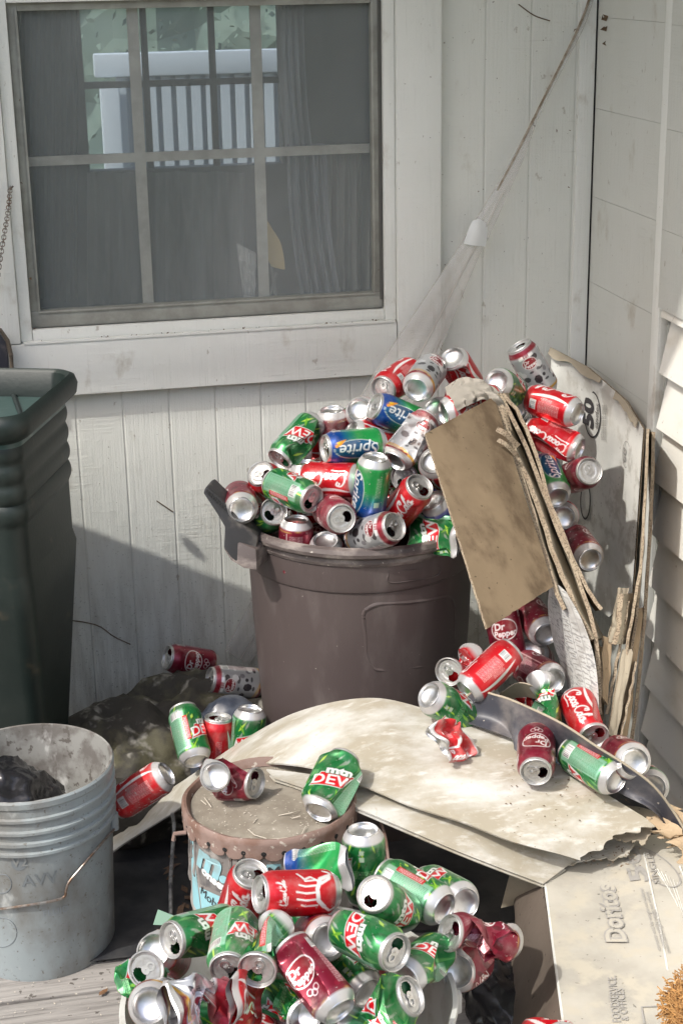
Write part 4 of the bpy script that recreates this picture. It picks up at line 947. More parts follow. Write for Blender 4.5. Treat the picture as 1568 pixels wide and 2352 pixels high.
wrap_patch([(458, 530, 2038, 2070), (462, 532, 2080, 2104), (466, 534, 2130, 2145)], pc, .1405, 0, M_cyan, 'cyan_block', pl)
wrap_patch([(455, 524, 1988, 2014), (457, 528, 2010, 2038), (460, 532, 2030, 2062)], pc, .1405, 0, mat('dark_label_band', (.085, .08, .085), .6, c2=(.2, .19, .18), scale=40), 'dark_band', pl)
wrap_patch([(612, 645, 1986, 1984), (613, 646, 2022, 2020)], pc, .1405, 0, M_cyan, 'cyan_badge', pl)
wrap_text('m.', 488, 1983, 58, pc, .1405, 0, M_cyan, 'label_lettering', pl, .05, -.10, 1.1, .0024, .25)
wrap_text('onsey', 492, 2022, 18, pc, .1405, 0, M_tape, 'label_lettering', pl, .05, -.30, 1.2, .0026)
wrap_text('Mobile H', 498, 2078, 20, pc, .1405, 0, M_ink, 'label_lettering', pl, .0, -.28, .95, .0024)
wrap_text('M', 630, 2003, 22, pc, .1405, 0, M_ink, 'label_lettering', pl, .04, .05, 1.1, .0024)
# paint drips down the side
rd = random.Random(5)
for px in (436, 441, 449, 528, 545, 568, 590):
    y0_ = 1925+(px-436)*.45; l = rd.uniform(40, 130); m_ = MB(); m_.tube([on_cyl(px+rd.uniform(-2, 2), y0_+l*t, pc, .1405, 0, .0006) for t in (0, .3, .6, .85, 1)], [.003, .0035, .003, .004, .0015], 8); m_.build('paint_drip', M_pail, pl)
m_ = MB(); q = on_cyl(428, 1912, pc, .148, 0, .003); m_.tube([q, q+Vector((-.02, .0, .0)), q+Vector((-.022, .0, -.012))], .004, 8); m_.build('lug_hook', M_rust, pl)

# ------------------------------------------------------------------ front tub
tc_ = Vector((P(664, 2290, d=2.43).x, P(664, 2290, d=2.43).y, 0)); TR = .243; TZ = P(664, 2290, d=2.43).z
tb = thing('front_tub', tc_, 'grey white round tub heaped with cans at the bottom of the picture', 'tub')
m_ = MB(); m_.lathe([(0, .003), (.185, .003), (.19, 0), (.192, .008), (.232, TZ-.03), (.2335, TZ-.012), (.241, TZ-.008), (.2445, TZ-.003), (.243, TZ+.001), (.236, TZ+.001), (.2325, TZ-.010), (.189, .012), (0, .010)], 96, tc_); m_.build('shell', M_tub, tb, auto=35)
m_ = MB(); m_.box((tc_.x+.236, tc_.y-.03, TZ-.05), (tc_.x+.252, tc_.y+.03, TZ-.015)); m_.build('handle', M_tub, tb, bevel=.005)
# ------------------------------------------------------------------ sheets and boards
def decal(st, p0, p1, up, h, m, nm, parent, off=.0012, bold=0, shear=0, fit=True, outline=False, wid=1.0):
    """flat lettering whose baseline runs from p0 to p1"""
    p0, p1, up = Vector(p0), Vector(p1), Vector(up); x = (p1-p0); L = x.length; x.normalize(); y = (up-x*up.dot(x)).normalized(); n = x.cross(y)
    tris, wd, _ = text_tris(st, bold); k = h/.7; kx = L/wd if fit else k*wid; mb = MB()
    if n.dot(EYE-p0) < 0: off = -off
    for t in tris: mb.add([p0+x*(a*kx+b*shear*k)+y*(b*k)+n*off for a, b in t], [(0, 1, 2)])
    return mb.build(nm, m, parent, smooth=False)
def child(mb, nm, m, par, **k): return mb.build(nm, m, par, **k)
# near-black sheet standing in for the shade on the deck under everything
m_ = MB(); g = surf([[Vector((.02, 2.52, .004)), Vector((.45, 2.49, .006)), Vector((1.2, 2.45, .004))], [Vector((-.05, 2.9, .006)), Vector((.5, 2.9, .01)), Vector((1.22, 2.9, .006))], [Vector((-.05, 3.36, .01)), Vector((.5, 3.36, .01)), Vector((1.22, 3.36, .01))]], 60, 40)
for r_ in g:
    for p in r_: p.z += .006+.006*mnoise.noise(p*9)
slab(m_, g, .001); o = m_.build('deck_shade_sheet', mat('deck_shade_black', (.022, .023, .027), .6, c2=(.05, .05, .05), scale=14, bump=.001, bscale=40, coord='World')); tag(o, 'black sheet standing in for the deck shade behind the front tub', 'sheet')

# arched white panel
A0 = [P(250, 1935, z=.035), P(285, 1886, z=.06), P(418, 1797, z=.165), P(560, 1702, z=.30), P(700, 1630, z=.385), P(860, 1606, z=.418), P(1010, 1640, z=.405), P(1180, 1700, z=.385), P(1350, 1800, z=.355), P(1500, 1892, z=.31)]
A2 = [P(238, 1985, z=.03), P(262, 1956, z=.045), P(420, 1852, z=.15), P(522, 1765, z=.30), P(690, 1760, z=.368), P(829, 1806, z=.365), P(942, 1850, z=.355), P(1080, 1898, z=.335), P(1200, 1940, z=.31), P(1330, 1976, z=.275)]
A1 = [a.lerp(b, .5)+Vector((0, 0, .006)) for a, b in zip(A0, A2)]
g = surf([A0, A1, A2], 110, 26)
for j, r_ in enumerate(g):
    for i, p in enumerate(r_): p.z += .0025*mnoise.noise(Vector((i*.09, j*.12, 3)))
for s in range(4):
    g = ragged(g, 'u1', .022, 3+s, 26) if s == 0 else g
for j in range(len(g)): # torn right end: pushed back unevenly
    k = .055*max(0, math.sin(j*.5+1))**2+.03*(j/len(g))
    for i in range(len(g[0])-4, len(g[0])): g[j][i] = g[j][i]+(g[j][len(g[0])-8]-g[j][i])*0.0
m_ = MB(); slab(m_, g, .0035); pa = m_.build('arched_panel', M_panel, auto=50); tag(pa, 'large dusty white panel arched over the rusty pail with cans lying on it', 'panel')
GA = g
def panel_z(x, y):
    best = None
    for r_ in GA[::2]:
        for p in r_[::2]:
            d = (p.x-x)**2+(p.y-y)**2
            if best is None or d < best[0]: best = (d, p.z)
    return best[1]
# second panel edge peeping under the first
B0 = [P(612, 1768, z=.352), P(760, 1788, z=.352), P(950, 1842, z=.342), P(1120, 1895, z=.318), P(1330, 1968, z=.25)]
B1 = [P(630, 1787, z=.3535), P(697, 1809, z=.3535), P(804, 1850, z=.350), P(942, 1910, z=.325), P(1090, 1972, z=.285), P(1246, 2031, z=.240)]
g = surf([catmull(B0, 8), catmull(B1, 8)], 70, 8); m_ = MB(); slab(m_, g, .003); slab(m_, [[p+Vector((0, 0, -.006)) for p in r_] for r_ in g[3:]], .0025)
o = m_.build('under_panel', M_panel, auto=50); tag(o, 'thin pale panel lying under the front edge of the arched panel', 'panel')
# torn layers at the right end of the arched panel
for (rows, sd_, lb, mm) in (
    ([[P(1330, 1905, z=.262), P(1400, 1880, z=.27), P(1480, 1872, z=.275)], [P(1300, 1985, z=.245), P(1370, 1975, z=.25), P(1440, 1968, z=.255)]], 5, 'torn ragged pale board end beside the oval print', M_panel),
    ([[P(1420, 1850, z=.30), P(1470, 1855, z=.30), P(1515, 1870, z=.30)], [P(1400, 1925, z=.285), P(1440, 1932, z=.28), P(1480, 1938, z=.28)]], 9, 'torn brown layer of board in front of the black strip end', M_kraft)):
    g = surf(rows, 40, 16); g = ragged(g, 'v1', .010, sd_, 50); g = ragged(g, 'u1', .008, sd_+1, 30); m_ = MB(); slab(m_, g, .0022); o = m_.build('torn_board', mm, auto=50); tag(o, lb, 'board')
# big flattened box at lower right
zb = .235
cz_ = lambda px, py, z=zb: P(px, py, z=z)
g = surf([[cz_(1236, 1975), cz_(1400, 1935), cz_(1600, 1905), cz_(1900, 1860)], [cz_(1248, 2015), cz_(1400, 2010), cz_(1620, 2030, .26), cz_(1900, 2040, .30)],
          [cz_(1272, 2200), cz_(1420, 2200), cz_(1640, 2210, .255), cz_(1930, 2230, .28)], [cz_(1292, 2352), cz_(1440, 2352), cz_(1660, 2360), cz_(1960, 2380, .25)], [cz_(1312, 2520), cz_(1460, 2530), cz_(1680, 2560), cz_(1990, 2600)]], 60, 70)
xcap = XW-.032
for j, r_ in enumerate(g):
    for i, p in enumerate(r_):
        if p.x > xcap: p.z += (p.x-xcap)*.5; p.x = xcap
        p.z += .002*mnoise.noise(Vector((p.x*7, p.y*7, 2)))
box = thing('flattened_box', cz_(1400, 2200), 'big pale cardboard box laid flat at the lower right with faded outline lettering', 'box')
m_ = MB(); slab(m_, g, .004); child(m_, 'top_panel', M_boxtop, box, auto=50)
m_ = MB()   # bright worn edge along the left
m_.tube([g[j][0]+Vector((.0005, 0, .0006)) for j in range(0, len(g), 2)], .0022, 6); child(m_, 'worn_edge', M_whitecard, box)
fl = surf([[P(1246, 2034, z=zb-.004), P(1262, 2130, z=zb-.004), P(1276, 2240, z=zb-.004), P(1292, 2352, z=zb-.004), P(1310, 2500, z=zb-.004)],
           [P(1186, 2062, z=.16), P(1192, 2120, z=.15), P(1196, 2190, z=.13), P(1190, 2300, z=.11), P(1190, 2440, z=.10)],
           [P(1186, 2080, z=.10), P(1185, 2140, z=.09), P(1165, 2210, z=.06), P(1150, 2330, z=.03), P(1140, 2440, z=.015)]], 40, 20)
fl = ragged(fl, 'v1', .006, 4, 40); m_ = MB(); slab(m_, fl, .004); child(m_, 'side_flap', card('dark_brown_cardboard', (.135, .11, .09)), box, auto=50)
def bx(px, py): # point on the box top
    q = P(px, py, z=zb+.004); 
    for _ in range(3):
        best = min(((p.x-q.x)**2+(p.y-q.y)**2, p.z) for r_ in g[::2] for p in r_[::2]); q = P(px, py, z=best[1]+.0028)
    return q
def on_px(pxs): return [bx(*p) for p in pxs]
# outline lettering along the box
p0, p1 = bx(1434, 2166), bx(1407, 2034); upv = bx(1440, 2100)-bx(1470, 2096)
decal('Doritos', p0-(p1-p0)*.01+upv*-.1, p1, upv, .030, M_inkfade, 'outline_lettering', box, .0022, .075, .15)
decal('Doritos', p0-(p1-p0)*.01+upv*-.1, p1, upv, .030, M_boxtop, 'lettering_fill', box, .0030, .028, .15)
m_ = MB(); q = bx(1500, 2000); ov = [bx(1500+69*math.cos(a)*math.cos(.55)-29*math.sin(a)*math.sin(.55), 1992+69*math.cos(a)*math.sin(.62)+29*math.sin(a)*math.cos(.62)) for a in np.linspace(0, 2*math.pi, 30)]
m_.ribbon([p+Vector((0, 0, .0012)) for p in ov], .0032, (0, 0, 1)); child(m_, 'printed_oval', M_inkfade, box, smooth=False)
decal('50', bx(1489, 2025), bx(1462, 1945), bx(1440, 1990)-bx(1475, 1980), .030, M_inkfade, 'printed_number', box, .002, .02)
decal('SINGLES', bx(1515, 2030), bx(1495, 1955), bx(1440, 1990)-bx(1475, 1980), .011, M_inkfade, 'printed_word', box, .002, .01)
for k, (a, b) in enumerate((((1516, 2185), (1474, 2042)), ((1527, 2180), (1487, 2050)), ((1538, 2190), (1505, 2090)))):
    decal('contents sold by weight not volume', bx(*a), bx(*b), upv, .0055, M_inkfade, 'small_print', box, .002, .01)
decal('FOODSERVICE,', bx(1424, 2349), bx(1412, 2243), upv, .012, M_inkfade, 'printed_word', box, .002, .012)
decal('& OFFICES', bx(1442, 2346), bx(1430, 2272), upv, .011, M_inkfade, 'printed_word', box, .002, .012)
m_ = MB()
m_.ribbon([bx(*p)+Vector((0, 0, .0012)) for p in ((1510, 2312), (1472, 2314), (1478, 2352))], .003, (0, 0, 1)); child(m_, 'printed_frame', M_inkfade, box, smooth=False)
m_ = MB()
for pts in (((1478, 1960), (1495, 2040), (1515, 2130), (1532, 2228)), ((1560, 1990), (1568, 2010))): m_.tube([bx(*p) for p in pts], .0016, 6)
for k in range(7): m_.tube([bx(1500+k*9, 1990+k*6), bx(1540+k*8, 2050+k*16)], .0007, 4)
child(m_, 'fold_crease', M_whitecard, box)
# grey bits under: dark bag beside the flap
o = blob((P(1150, 2290, z=.06).x, P(1150, 2290, z=.06).y, .05), (.05, .12, .05), 9, .25, 1.7, 4).build('black_bag', M_bag, None, auto=60); tag(o, 'black crumpled bag in the dark gap between tub and pale box', 'bag')
m_ = MB(); g2 = surf([[P(1170, 2010, z=.20), P(1240, 2035, z=.225)], [P(1150, 2085, z=.12), P(1190, 2075, z=.14)]], 12, 12); slab(m_, g2, .002); o = m_.build('torn_scrap', M_kraft); tag(o, 'torn grey scrap tucked below the pale panel edge beside the box corner', 'scrap')

# black curved plastic strip
T = [(1040, 1650), (1083, 1592), (1145, 1600), (1203, 1622), (1290, 1664), (1372, 1718), (1436, 1758), (1498, 1805), (1545, 1865), (1580, 1925)]
Bt = [(1046, 1652), (1108, 1672), (1178, 1700), (1190, 1728), (1290, 1742), (1372, 1790), (1432, 1826), (1496, 1860), (1528, 1895), (1560, 1940)]
zb_ = [.40, .40, .39, .382, .37, .36, .35, .335, .30, .27]; zt = [.402, .455, .46, .462, .455, .44, .42, .385, .335, .29]
r0 = [P(*p, z=z) for p, z in zip(T, zt)]; r2 = [P(*p, z=z+.006) for p, z in zip(Bt, zb_)]; r1 = [a.lerp(b, .5)+Vector((.0, .012, -.012)) for a, b in zip(r0, r2)]
g = surf([r0, r1, r2], 70, 12); g = ragged(g, 'u1', .02, 6, 30); m_ = MB(); slab(m_, g, .0028); o = m_.build('black_strip', mat('dusty_black_plastic', (.040, .042, .055), .45, c2=(.17, .155, .15), scale=14, thr=(.42, .75), c3=(.35, .31, .27), scale3=80, thr3=(.68, .74), bump=.0005, bscale=60, coord='World'), auto=50)
tag(o, 'curved black plastic strip dividing the cans on the white panel', 'strip')
m_ = MB(); m_.tube([p+Vector((0, 0, .0012)) for p in g[0]], .0022, 6); e_ = m_.build('worn_edge', M_kraft, o)
# peeling brown paper at its end
for (pts, sd_, lb) in (([(1538, 1850), (1552, 1900), (1568, 1940), (1600, 1990)], 2, 'peeling brown paper scrap at the end of the black strip'), ([(1520, 1880), (1530, 1915), (1548, 1925), (1575, 1950)], 5, 'curled dry brown shred below the black strip end')):
    c_ = catmull([P(*p, z=.315-.012*i) for i, p in enumerate(pts)], 24); wv = ray(1500, 1900).cross(Vector((0, 0, 1))).normalized()
    g = [[p+wv*(.013*(k-1.5))*(1+.5*math.sin(i*.9+k))+Vector((0, 0, .006*math.sin(i*.8+k*1.7))) for k in range(4)] for i, p in enumerate(c_)]
    m_ = MB(); slab(m_, g, .0012); o = m_.build('paper_shred', card('peeling_paper', (.42, .32, .21))); tag(o, lb, 'scrap')

# leaning white printed panel against the right wall
xg = XW-.030
TL, TR_ = P(1268, 800, y=YW-.03), P(1478, 985, x=xg)
tm = P(1440, 922, x=xg+.004); BRt = P(1452, 1365, x=xg-.01); 
top = [TL, P(1352, 845, y=3.24), tm, TR_]
bot = [Vector((TL.x-.01, TL.y, .35)), Vector((xg-.02, 3.27, .33)), Vector((tm.x-.02, tm.y, .33)), Vector((BRt.x, BRt.y, BRt.z))]
wp_ = thing('leaning_box_panel', (xg, 3.1, .33), 'white printed cardboard panel leaning against the right wall behind the cans', 'box panel')
tp = []
for k in range(25):
    t = k/24*3; i = min(int(t), 2); tp.append(top[i].lerp(top[i+1], t-i))
bp_ = []
for k in range(25):
    t = k/24*3; i = min(int(t), 2); bp_.append(bot[i].lerp(bot[i+1], t-i))
g = [[tp[k].lerp(bp_[k], j/16) for k in range(25)] for j in range(17)]
m_ = MB(); corrugated(m_, [[g[j][k] for j in range(17)] for k in range(25)], .0045, .0075, (0, 1, 1) if gnorm([[g[j][k] for j in range(17)] for k in range(25)])[8][8].dot(EYE-g[8][8]) > 0 else (1, 0, 1)); child(m_, 'board', [M_whitecard, M_edge], wp_, auto=60)
# folded-over brown strip along its top
m_ = MB(); sg = [[tp[k]+Vector((-.006, -.004, .004)) for k in range(0, 12)], [tp[k]+Vector((-.012, -.006, -.010-.006*math.sin(k))) for k in range(0, 12)]]; slab(m_, sg, .003)
sg = [[tp[k]+Vector((-.006, -.004, .004)) for k in range(14, 23)], [tp[k]+Vector((-.012, -.006, -.010-.004*math.sin(k*2))) for k in range(14, 23)]]; slab(m_, sg, .003); child(m_, 'torn_top_edge', M_kraft, wp_)
def wpn(px, py):   # point on the panel face
    N = (g[8][4]-g[8][20]).cross(g[3][12]-g[12][12]).normalized(); c0_ = g[8][14]; r = ray(px, py); t = (c0_-EYE).dot(N)/r.dot(N); return EYE+r*t
wn_ = (g[8][4]-g[8][20]).cross(g[3][12]-g[12][12]).normalized()
if wn_.dot(EYE-g[8][14]) < 0: wn_ = -wn_
cxy = (1363, 952); ax1 = (wpn(1363, 900)-wpn(1363, 1004))/2; ax2 = (wpn(1381, 955)-wpn(1345, 950))/2
m_ = MB(); m_.ribbon([wpn(*cxy)+wn_*.004+ax1*math.cos(a)+ax2*math.sin(a) for a in np.linspace(0, 2*math.pi, 40)], .0042, wn_); child(m_, 'printed_oval', M_ink, wp_, smooth=False)
lf = wpn(1340, 950)-wpn(1380, 955)
decal('50', wpn(1364, 985)+wn_*.003, wpn(1366, 918)+wn_*.003, lf, .045, M_ink, 'printed_number', wp_, .002, .05)
decal('singles', wpn(1376, 985)+wn_*.003, wpn(1379, 928)+wn_*.003, lf, .016, M_inkgrey, 'printed_word', wp_, .002, .02)
decal('grams', wpn(1318, 915)+wn_*.003, wpn(1322, 866)+wn_*.003, lf, .018, M_ink, 'printed_word', wp_, .002, .03)
decal('trans fat', wpn(1331, 920)+wn_*.003, wpn(1335, 860)+wn_*.003, lf, .020, M_ink, 'printed_word', wp_, .002, .05)
for x_ in (1386, 1390, 1394): decal('contents sold by weight', wpn(x_, 1010)+wn_*.003, wpn(x_+3, 930)+wn_*.003, lf, .007, M_inkgrey, 'small_print', wp_, .002)
m_ = MB(); a1 = (wpn(1440, 1013)-wpn(1440, 1075))/2; a2 = (wpn(1449, 1045)-wpn(1432, 1043))/2
m_.ribbon([wpn(1441, 1044)+wn_*.004+a1*math.cos(a)+a2*math.sin(a) for a in np.linspace(0, 2*math.pi, 30)], .0018, wn_); child(m_, 'small_oval', M_inkfade, wp_, smooth=False)
decal('50', wpn(1441, 1062)+wn_*.003, wpn(1441, 1028)+wn_*.003, lf, .014, M_inkfade, 'small_number', wp_, .002, .02)
m_ = MB(); a1 = (wpn(1347, 1110)-wpn(1345, 1192))/2; a2 = (wpn(1358, 1150)-wpn(1336, 1146))/2
m_.ribbon([wpn(1347, 1150)+wn_*.004+a1*math.cos(a)+a2*math.sin(a) for a in np.linspace(0, 2*math.pi, 30)], .005, wn_); child(m_, 'dark_oval', M_ink, wp_, smooth=False)

# brown boards standing between that panel and the wall, seen edge on
def edge_board(pts, dl, dr, wdt, m=M_brown, lab='', sd_=1, t=.0045, nm='cardboard_sheet', edge=True, back=.2, side=0.0):
    """a sheet whose near edge follows photo pixels pts at distances dl..dr and which runs away from the camera"""
    n = len(pts); near = [P(*p, d=dl+(dr-dl)*i/(n-1)) for i, p in enumerate(pts)]; near = catmull(near, 30)
    far = []
    for p in near:
        r = (p-EYE).normalized(); q = p+r*back+Vector((side, 0, .0)); q.z = max(q.z, .01)
        q.x = min(q.x, XW-.012); q.y = min(q.y, YW-.03); far.append(q)
    g = [[a.lerp(b, k/8) for a, b in zip(near, far)] for k in range(9)]
    for i in range(31):
        for k in range(9): g[k][i] = g[k][i]+Vector((.0025*mnoise.noise(Vector((i*.35, k*.3, sd_))), 0, 0))
    m_ = MB(); slab(m_, g, t*1.25, 0, 0, 0, 1); o = m_.build(nm, [m, M_edge], auto=60); tag(o, lab, 'cardboard'); return o
edge_board([(1500, 992), (1495, 1150), (1480, 1400), (1462, 1600), (1445, 1735)], 3.16, 3.10, .2, M_brown, 'dirty brown cardboard sheet tight against the right wall trim', 1, .005, back=.22)
edge_board([(1487, 985), (1478, 1180), (1462, 1400), (1440, 1560), (1420, 1700)], 3.13, 3.05, .2, M_kraft, 'dusty cardboard sheet just outside the white printed panel', 2, .004, back=.25)
edge_board([(1470, 1300), (1450, 1420), (1425, 1560), (1400, 1690)], 3.10, 3.00, .2, M_brown, 'brown cardboard strip below the white printed panel, second from the wall', 3, .0045, back=.2)
edge_board([(1442, 1380), (1425, 1470), (1408, 1560), (1392, 1640)], 3.08, 2.98, .2, M_kraft, 'short worn cardboard strip standing in the lower right bundle', 4, .004, back=.2)
edge_board([(1424, 1365), (1418, 1440), (1408, 1480)], 3.06, 3.02, .2, M_kraft, 'broken piece of cardboard with frayed foot in the bundle', 5, .008, back=.05, side=.02)
edge_board([(1460, 1520), (1440, 1620), (1415, 1730)], 3.06, 2.96, .2, M_whitecard, 'thin pale cardboard strip leaning low at the foot of the bundle', 6, .003, back=.12)
def facing(pxs, ds, lab, m, sd_, nm='cardboard_piece', t=.004, rag=None):
    r = [[P(*pxs[0], d=ds[0]), P(*pxs[1], d=ds[1])], [P(*pxs[3], d=ds[3]), P(*pxs[2], d=ds[2])]]
    g = surf(r, 14, 20)
    for j in range(len(g)):
        for i in range(len(g[0])): g[j][i] = g[j][i]+Vector((.003*mnoise.noise(Vector((i*.25, j*.2, sd_))), .003*mnoise.noise(Vector((i*.2, j*.25, sd_+4))), 0))
    for s_ in (rag or []): g = ragged(g, s_, .006, sd_, 30)
    m_ = MB(); corrugated(m_, g, t, .0075, (0, 0, 1)); o = m_.build(nm, [m, M_edge], auto=60); tag(o, lab, 'cardboard'); return o
facing([(1418, 1350), (1442, 1352), (1412, 1480), (1396, 1474)], [3.08, 3.1, 3.03, 3.02], 'small brown cardboard flap hanging under the white panel corner', M_kraft, 3, rag=['v1'])
facing([(1452, 1400), (1478, 1395), (1440, 1690), (1418, 1690)], [3.12, 3.14, 3.02, 3.0], 'tall brown cardboard face in the bundle by the wall', M_brown, 6, rag=['v1'])
facing([(1428, 1490), (1452, 1495), (1412, 1700), (1394, 1690)], [3.05, 3.06, 2.96, 2.95], 'greyish cardboard face standing in front of the bundle', M_kraft, 8, rag=['v1', 'v0'])
facing([(1382, 1460), (1404, 1470), (1392, 1620), (1380, 1600)], [3.02, 3.03, 2.98, 2.97], 'narrow cardboard offcut behind the newspaper edge', M_brown, 11, rag=['v0'])
facing([(1355, 1470), (1400, 1500), (1382, 1660), (1368, 1640)], [3.05, 3.08, 3.0, 2.98], 'shaded cardboard offcut leaning behind the lowest cans', M_brown, 14)

# folded box over the barrel: brown face plus sheets seen edge on
st_ = thing('folded_box', P(1265, 1345, d=3.0), 'stained brown folded cardboard box leaning over the right of the barrel', 'box')
fc = [P(1132, 912, d=3.06), P(975, 997, d=2.93), P(1116, 1445, d=2.80), P(1268, 1348, d=2.96)]
g = surf([[fc[1], fc[1].lerp(fc[0], .5), fc[0]], [fc[1].lerp(fc[2], .5)+Vector((0, -.004, 0)), (fc[0]+fc[1]+fc[2]+fc[3])/4+Vector((0, -.006, .002)), fc[0].lerp(fc[3], .5)], [fc[2], fc[2].lerp(fc[3], .5), fc[3]]], 40, 60)
for r_ in g:
    for p in r_: p += Vector((0, .0012*mnoise.noise(p*30), 0))
g = ragged(g, 'u0', .0016, 2, 200); g = ragged(g, 'v1', .002, 3, 120)
m_ = MB(); slab(m_, g, .0048, 0, 0, 0, 1); child(m_, 'stained_face', [M_brownface, M_edge], st_, auto=60)
def pboard(pts, ds, back, side, m, nm, t, sd_):
    n = len(pts); near = catmull([P(*p, d=d) for p, d in zip(pts, ds)], 44); far = []
    for p in near:
        r = (p-EYE).normalized(); q = p+r*back+Vector((side, 0, 0))*.35; q.x = min(q.x, XW-.05); q.y = min(q.y, YW-.02); far.append(q)
    g = [[a.lerp(b, k/6)+Vector((.003*mnoise.noise(Vector((i*.25, k*.4, sd_))), .004*mnoise.noise(Vector((i*.6, 3., sd_)))*(k == 0), 0)) for i, (a, b) in enumerate(zip(near, far))] for k in range(7)]
    m_ = MB(); slab(m_, g, t*1.5, 0, 0, 0, 1); child(m_, nm, [m, M_edge], st_, auto=60)
pboard([(1130, 908), (1165, 1010), (1205, 1120), (1240, 1240), (1272, 1345), (1295, 1400)], [3.06, 3.05, 3.03, 3.0, 2.97, 2.96], .13, .05, M_kraft, 'inner_sheet', .005, 1)
pboard([(1138, 905), (1180, 1030), (1230, 1150), (1270, 1270), (1310, 1370), (1358, 1470)], [3.06, 3.05, 3.03, 3.01, 2.98, 2.96], .12, .06, M_kraft, 'middle_sheet', .006, 2)
pboard([(1146, 905), (1205, 1020), (1262, 1170), (1315, 1300), (1362, 1440), (1374, 1560), (1376, 1640)], [3.06, 3.05, 3.04, 3.01, 2.98, 2.96, 2.95], .20, -.02, M_kraft, 'middle_sheet', .005, 3)
pboard([(1155, 905), (1190, 950), (1222, 1020), (1262, 1150), (1310, 1270), (1352, 1360), (1381, 1400)], [3.07, 3.06, 3.05, 3.04, 3.02, 3.0, 2.99], .18, -.03, M_brown, 'outer_sheet', .0045, 4)
m_ = MB()   # frayed liner tongues on the cut edge
for (a, b, w_) in (((1140, 985), (1190, 1025), .010), ((1142, 1010), (1185, 1045), .008), ((1150, 930), (1172, 990), .006)):
    q0, q1 = P(*a, d=3.0), P(*b, d=3.02); nn = (EYE-q0).normalized(); m_.ribbon(catmull([q0, q0.lerp(q1, .4)+Vector((0, -.006, .004)), q1], 10), w_, nn)
child(m_, 'torn_liner', M_edge, st_)
# crumpled paper at the top of the stack
m_ = MB(); g = surf([[P(1022, 890, d=3.14), P(1060, 868, d=3.13), P(1110, 878, d=3.12), P(1145, 900, d=3.10)], [P(1030, 925, d=3.12), P(1070, 905, d=3.08), P(1110, 905, d=3.06), P(1160, 925, d=3.07)], [P(1050, 945, d=3.10), P(1080, 930, d=3.07), P(1115, 922, d=3.06), P(1170, 960, d=3.08)]], 34, 22)
for j, r_ in enumerate(g):
    for i, p in enumerate(r_): p += Vector((0, -.012, .006))*abs(mnoise.noise(Vector((i*.12, j*.16, 5))))*2.2
slab(m_, g, .0012); o = m_.build('crumpled_paper', M_crumple, auto=20); tag(o, 'grey crumpled paper between the top cans and the cardboard', 'paper')
# curved newspaper
m_ = MB(); g = surf([[P(1262, 1340, d=3.0), P(1282, 1345, d=2.98), P(1300, 1360, d=2.97)], [P(1258, 1400, d=3.06), P(1290, 1400, d=2.99), P(1335, 1425, d=2.95)], [P(1272, 1480, d=3.08), P(1305, 1480, d=3.0), P(1362, 1505, d=2.94)], [P(1300, 1560, d=3.05), P(1330, 1560, d=2.98), P(1372, 1580, d=2.93)], [P(1310, 1640, d=3.0), P(1340, 1650, d=2.95), P(1374, 1655, d=2.92)]], 26, 50)
slab(m_, g, .0012); o = m_.build('newspaper', M_paper, auto=50); tag(o, 'curved grey newspaper sheet standing behind the spilled cans', 'newspaper')
m_ = MB()   # ruled columns printed on it
N_ = gnorm(g)
for c_ in (5, 11, 17, 22):
    m_.ribbon([g[j][c_]+N_[j][c_]*(.0012 if N_[j][c_].dot(EYE-g[j][c_]) > 0 else -.0012) for j in range(4, 48)], .0012, N_[20][c_])
for j in range(16, 46, 2):
    for (c0_, c1_) in ((12, 16), (18, 21)): m_.ribbon([g[j][c]+N_[j][c]*(.0012 if N_[j][c].dot(EYE-g[j][c]) > 0 else -.0012) for c in range(c0_, c1_+1)], .0022, N_[j][c0_])
m_.build('printed_lines', M_inkfade, o, smooth=False)
# bent dusty shred behind the dented green can
m_ = MB(); g = surf([[P(1150, 1590, z=.44), P(1190, 1568, z=.46), P(1240, 1580, z=.46)], [P(1140, 1615, z=.40), P(1200, 1600, z=.42), P(1250, 1610, z=.42)]], 20, 8); slab(m_, g, .002); o = m_.build('curved_scrap', M_kraft); tag(o, 'dusty tan scrap curving behind the black plastic strip', 'scrap')

# ------------------------------------------------------------------ film-wrapped pole leaning in the corner
fp = thing('film_wrapped_pole', P(520, 1538, y=3.36), 'long dirty clear film hung diagonally across the wall corner, narrow at the top', 'film')
sec = [(1368, -40, 5), (1340, 45, 7), (1300, 130, 6), (1262, 205, 5), (1228, 275, 6), (1190, 360, 13), (1150, 440, 17), (1108, 520, 23), (1075, 580, 26), (1035, 655, 34), (990, 740, 44), (945, 820, 52), (905, 890, 56), (850, 985, 56), (760, 1140, 50), (660, 1310, 42), (585, 1440, 36), (545, 1510, 32)]
rows = []
for k, (px, py, hw) in enumerate(sec):
    t = k/(len(sec)-1); Y = YW-.012-.035*math.sin(math.pi*t)-.01*t; c_ = P(px, py, y=Y); e = P(px+hw*.86, py+hw*.5, y=Y)-c_
    rows.append([c_+e*s+Vector((0, -.004*math.cos(s*1.5)-.0008*math.sin(s*9+t*14), 0))*(min(1, hw/26)) for s in np.linspace(-1, 1, 19)])
g = [catmull([rows[k][i] for k in range(len(rows))], 110) for i in range(19)]
m_ = MB(); slab(m_, g, .0009); child(m_, 'film', M_film, fp, auto=25)
m_ = MB(); m_.tube(catmull([P(px-hw*.5, py-3, y=YW-.016-.035*math.sin(math.pi*k/17)) for k, (px, py, hw) in enumerate(sec[:7])], 30), .0026, 6); child(m_, 'pole', mat('brown_pole', (.42, .37, .30), .7, c2=(.20, .15, .10), scale=40, coord='World'), fp)
m_ = MB()
for off_ in (-.9, .3): m_.tube([rows[k][int((off_+1)*9)]+Vector((0, -.001, 0)) for k in range(6, 18)], .00045, 5)
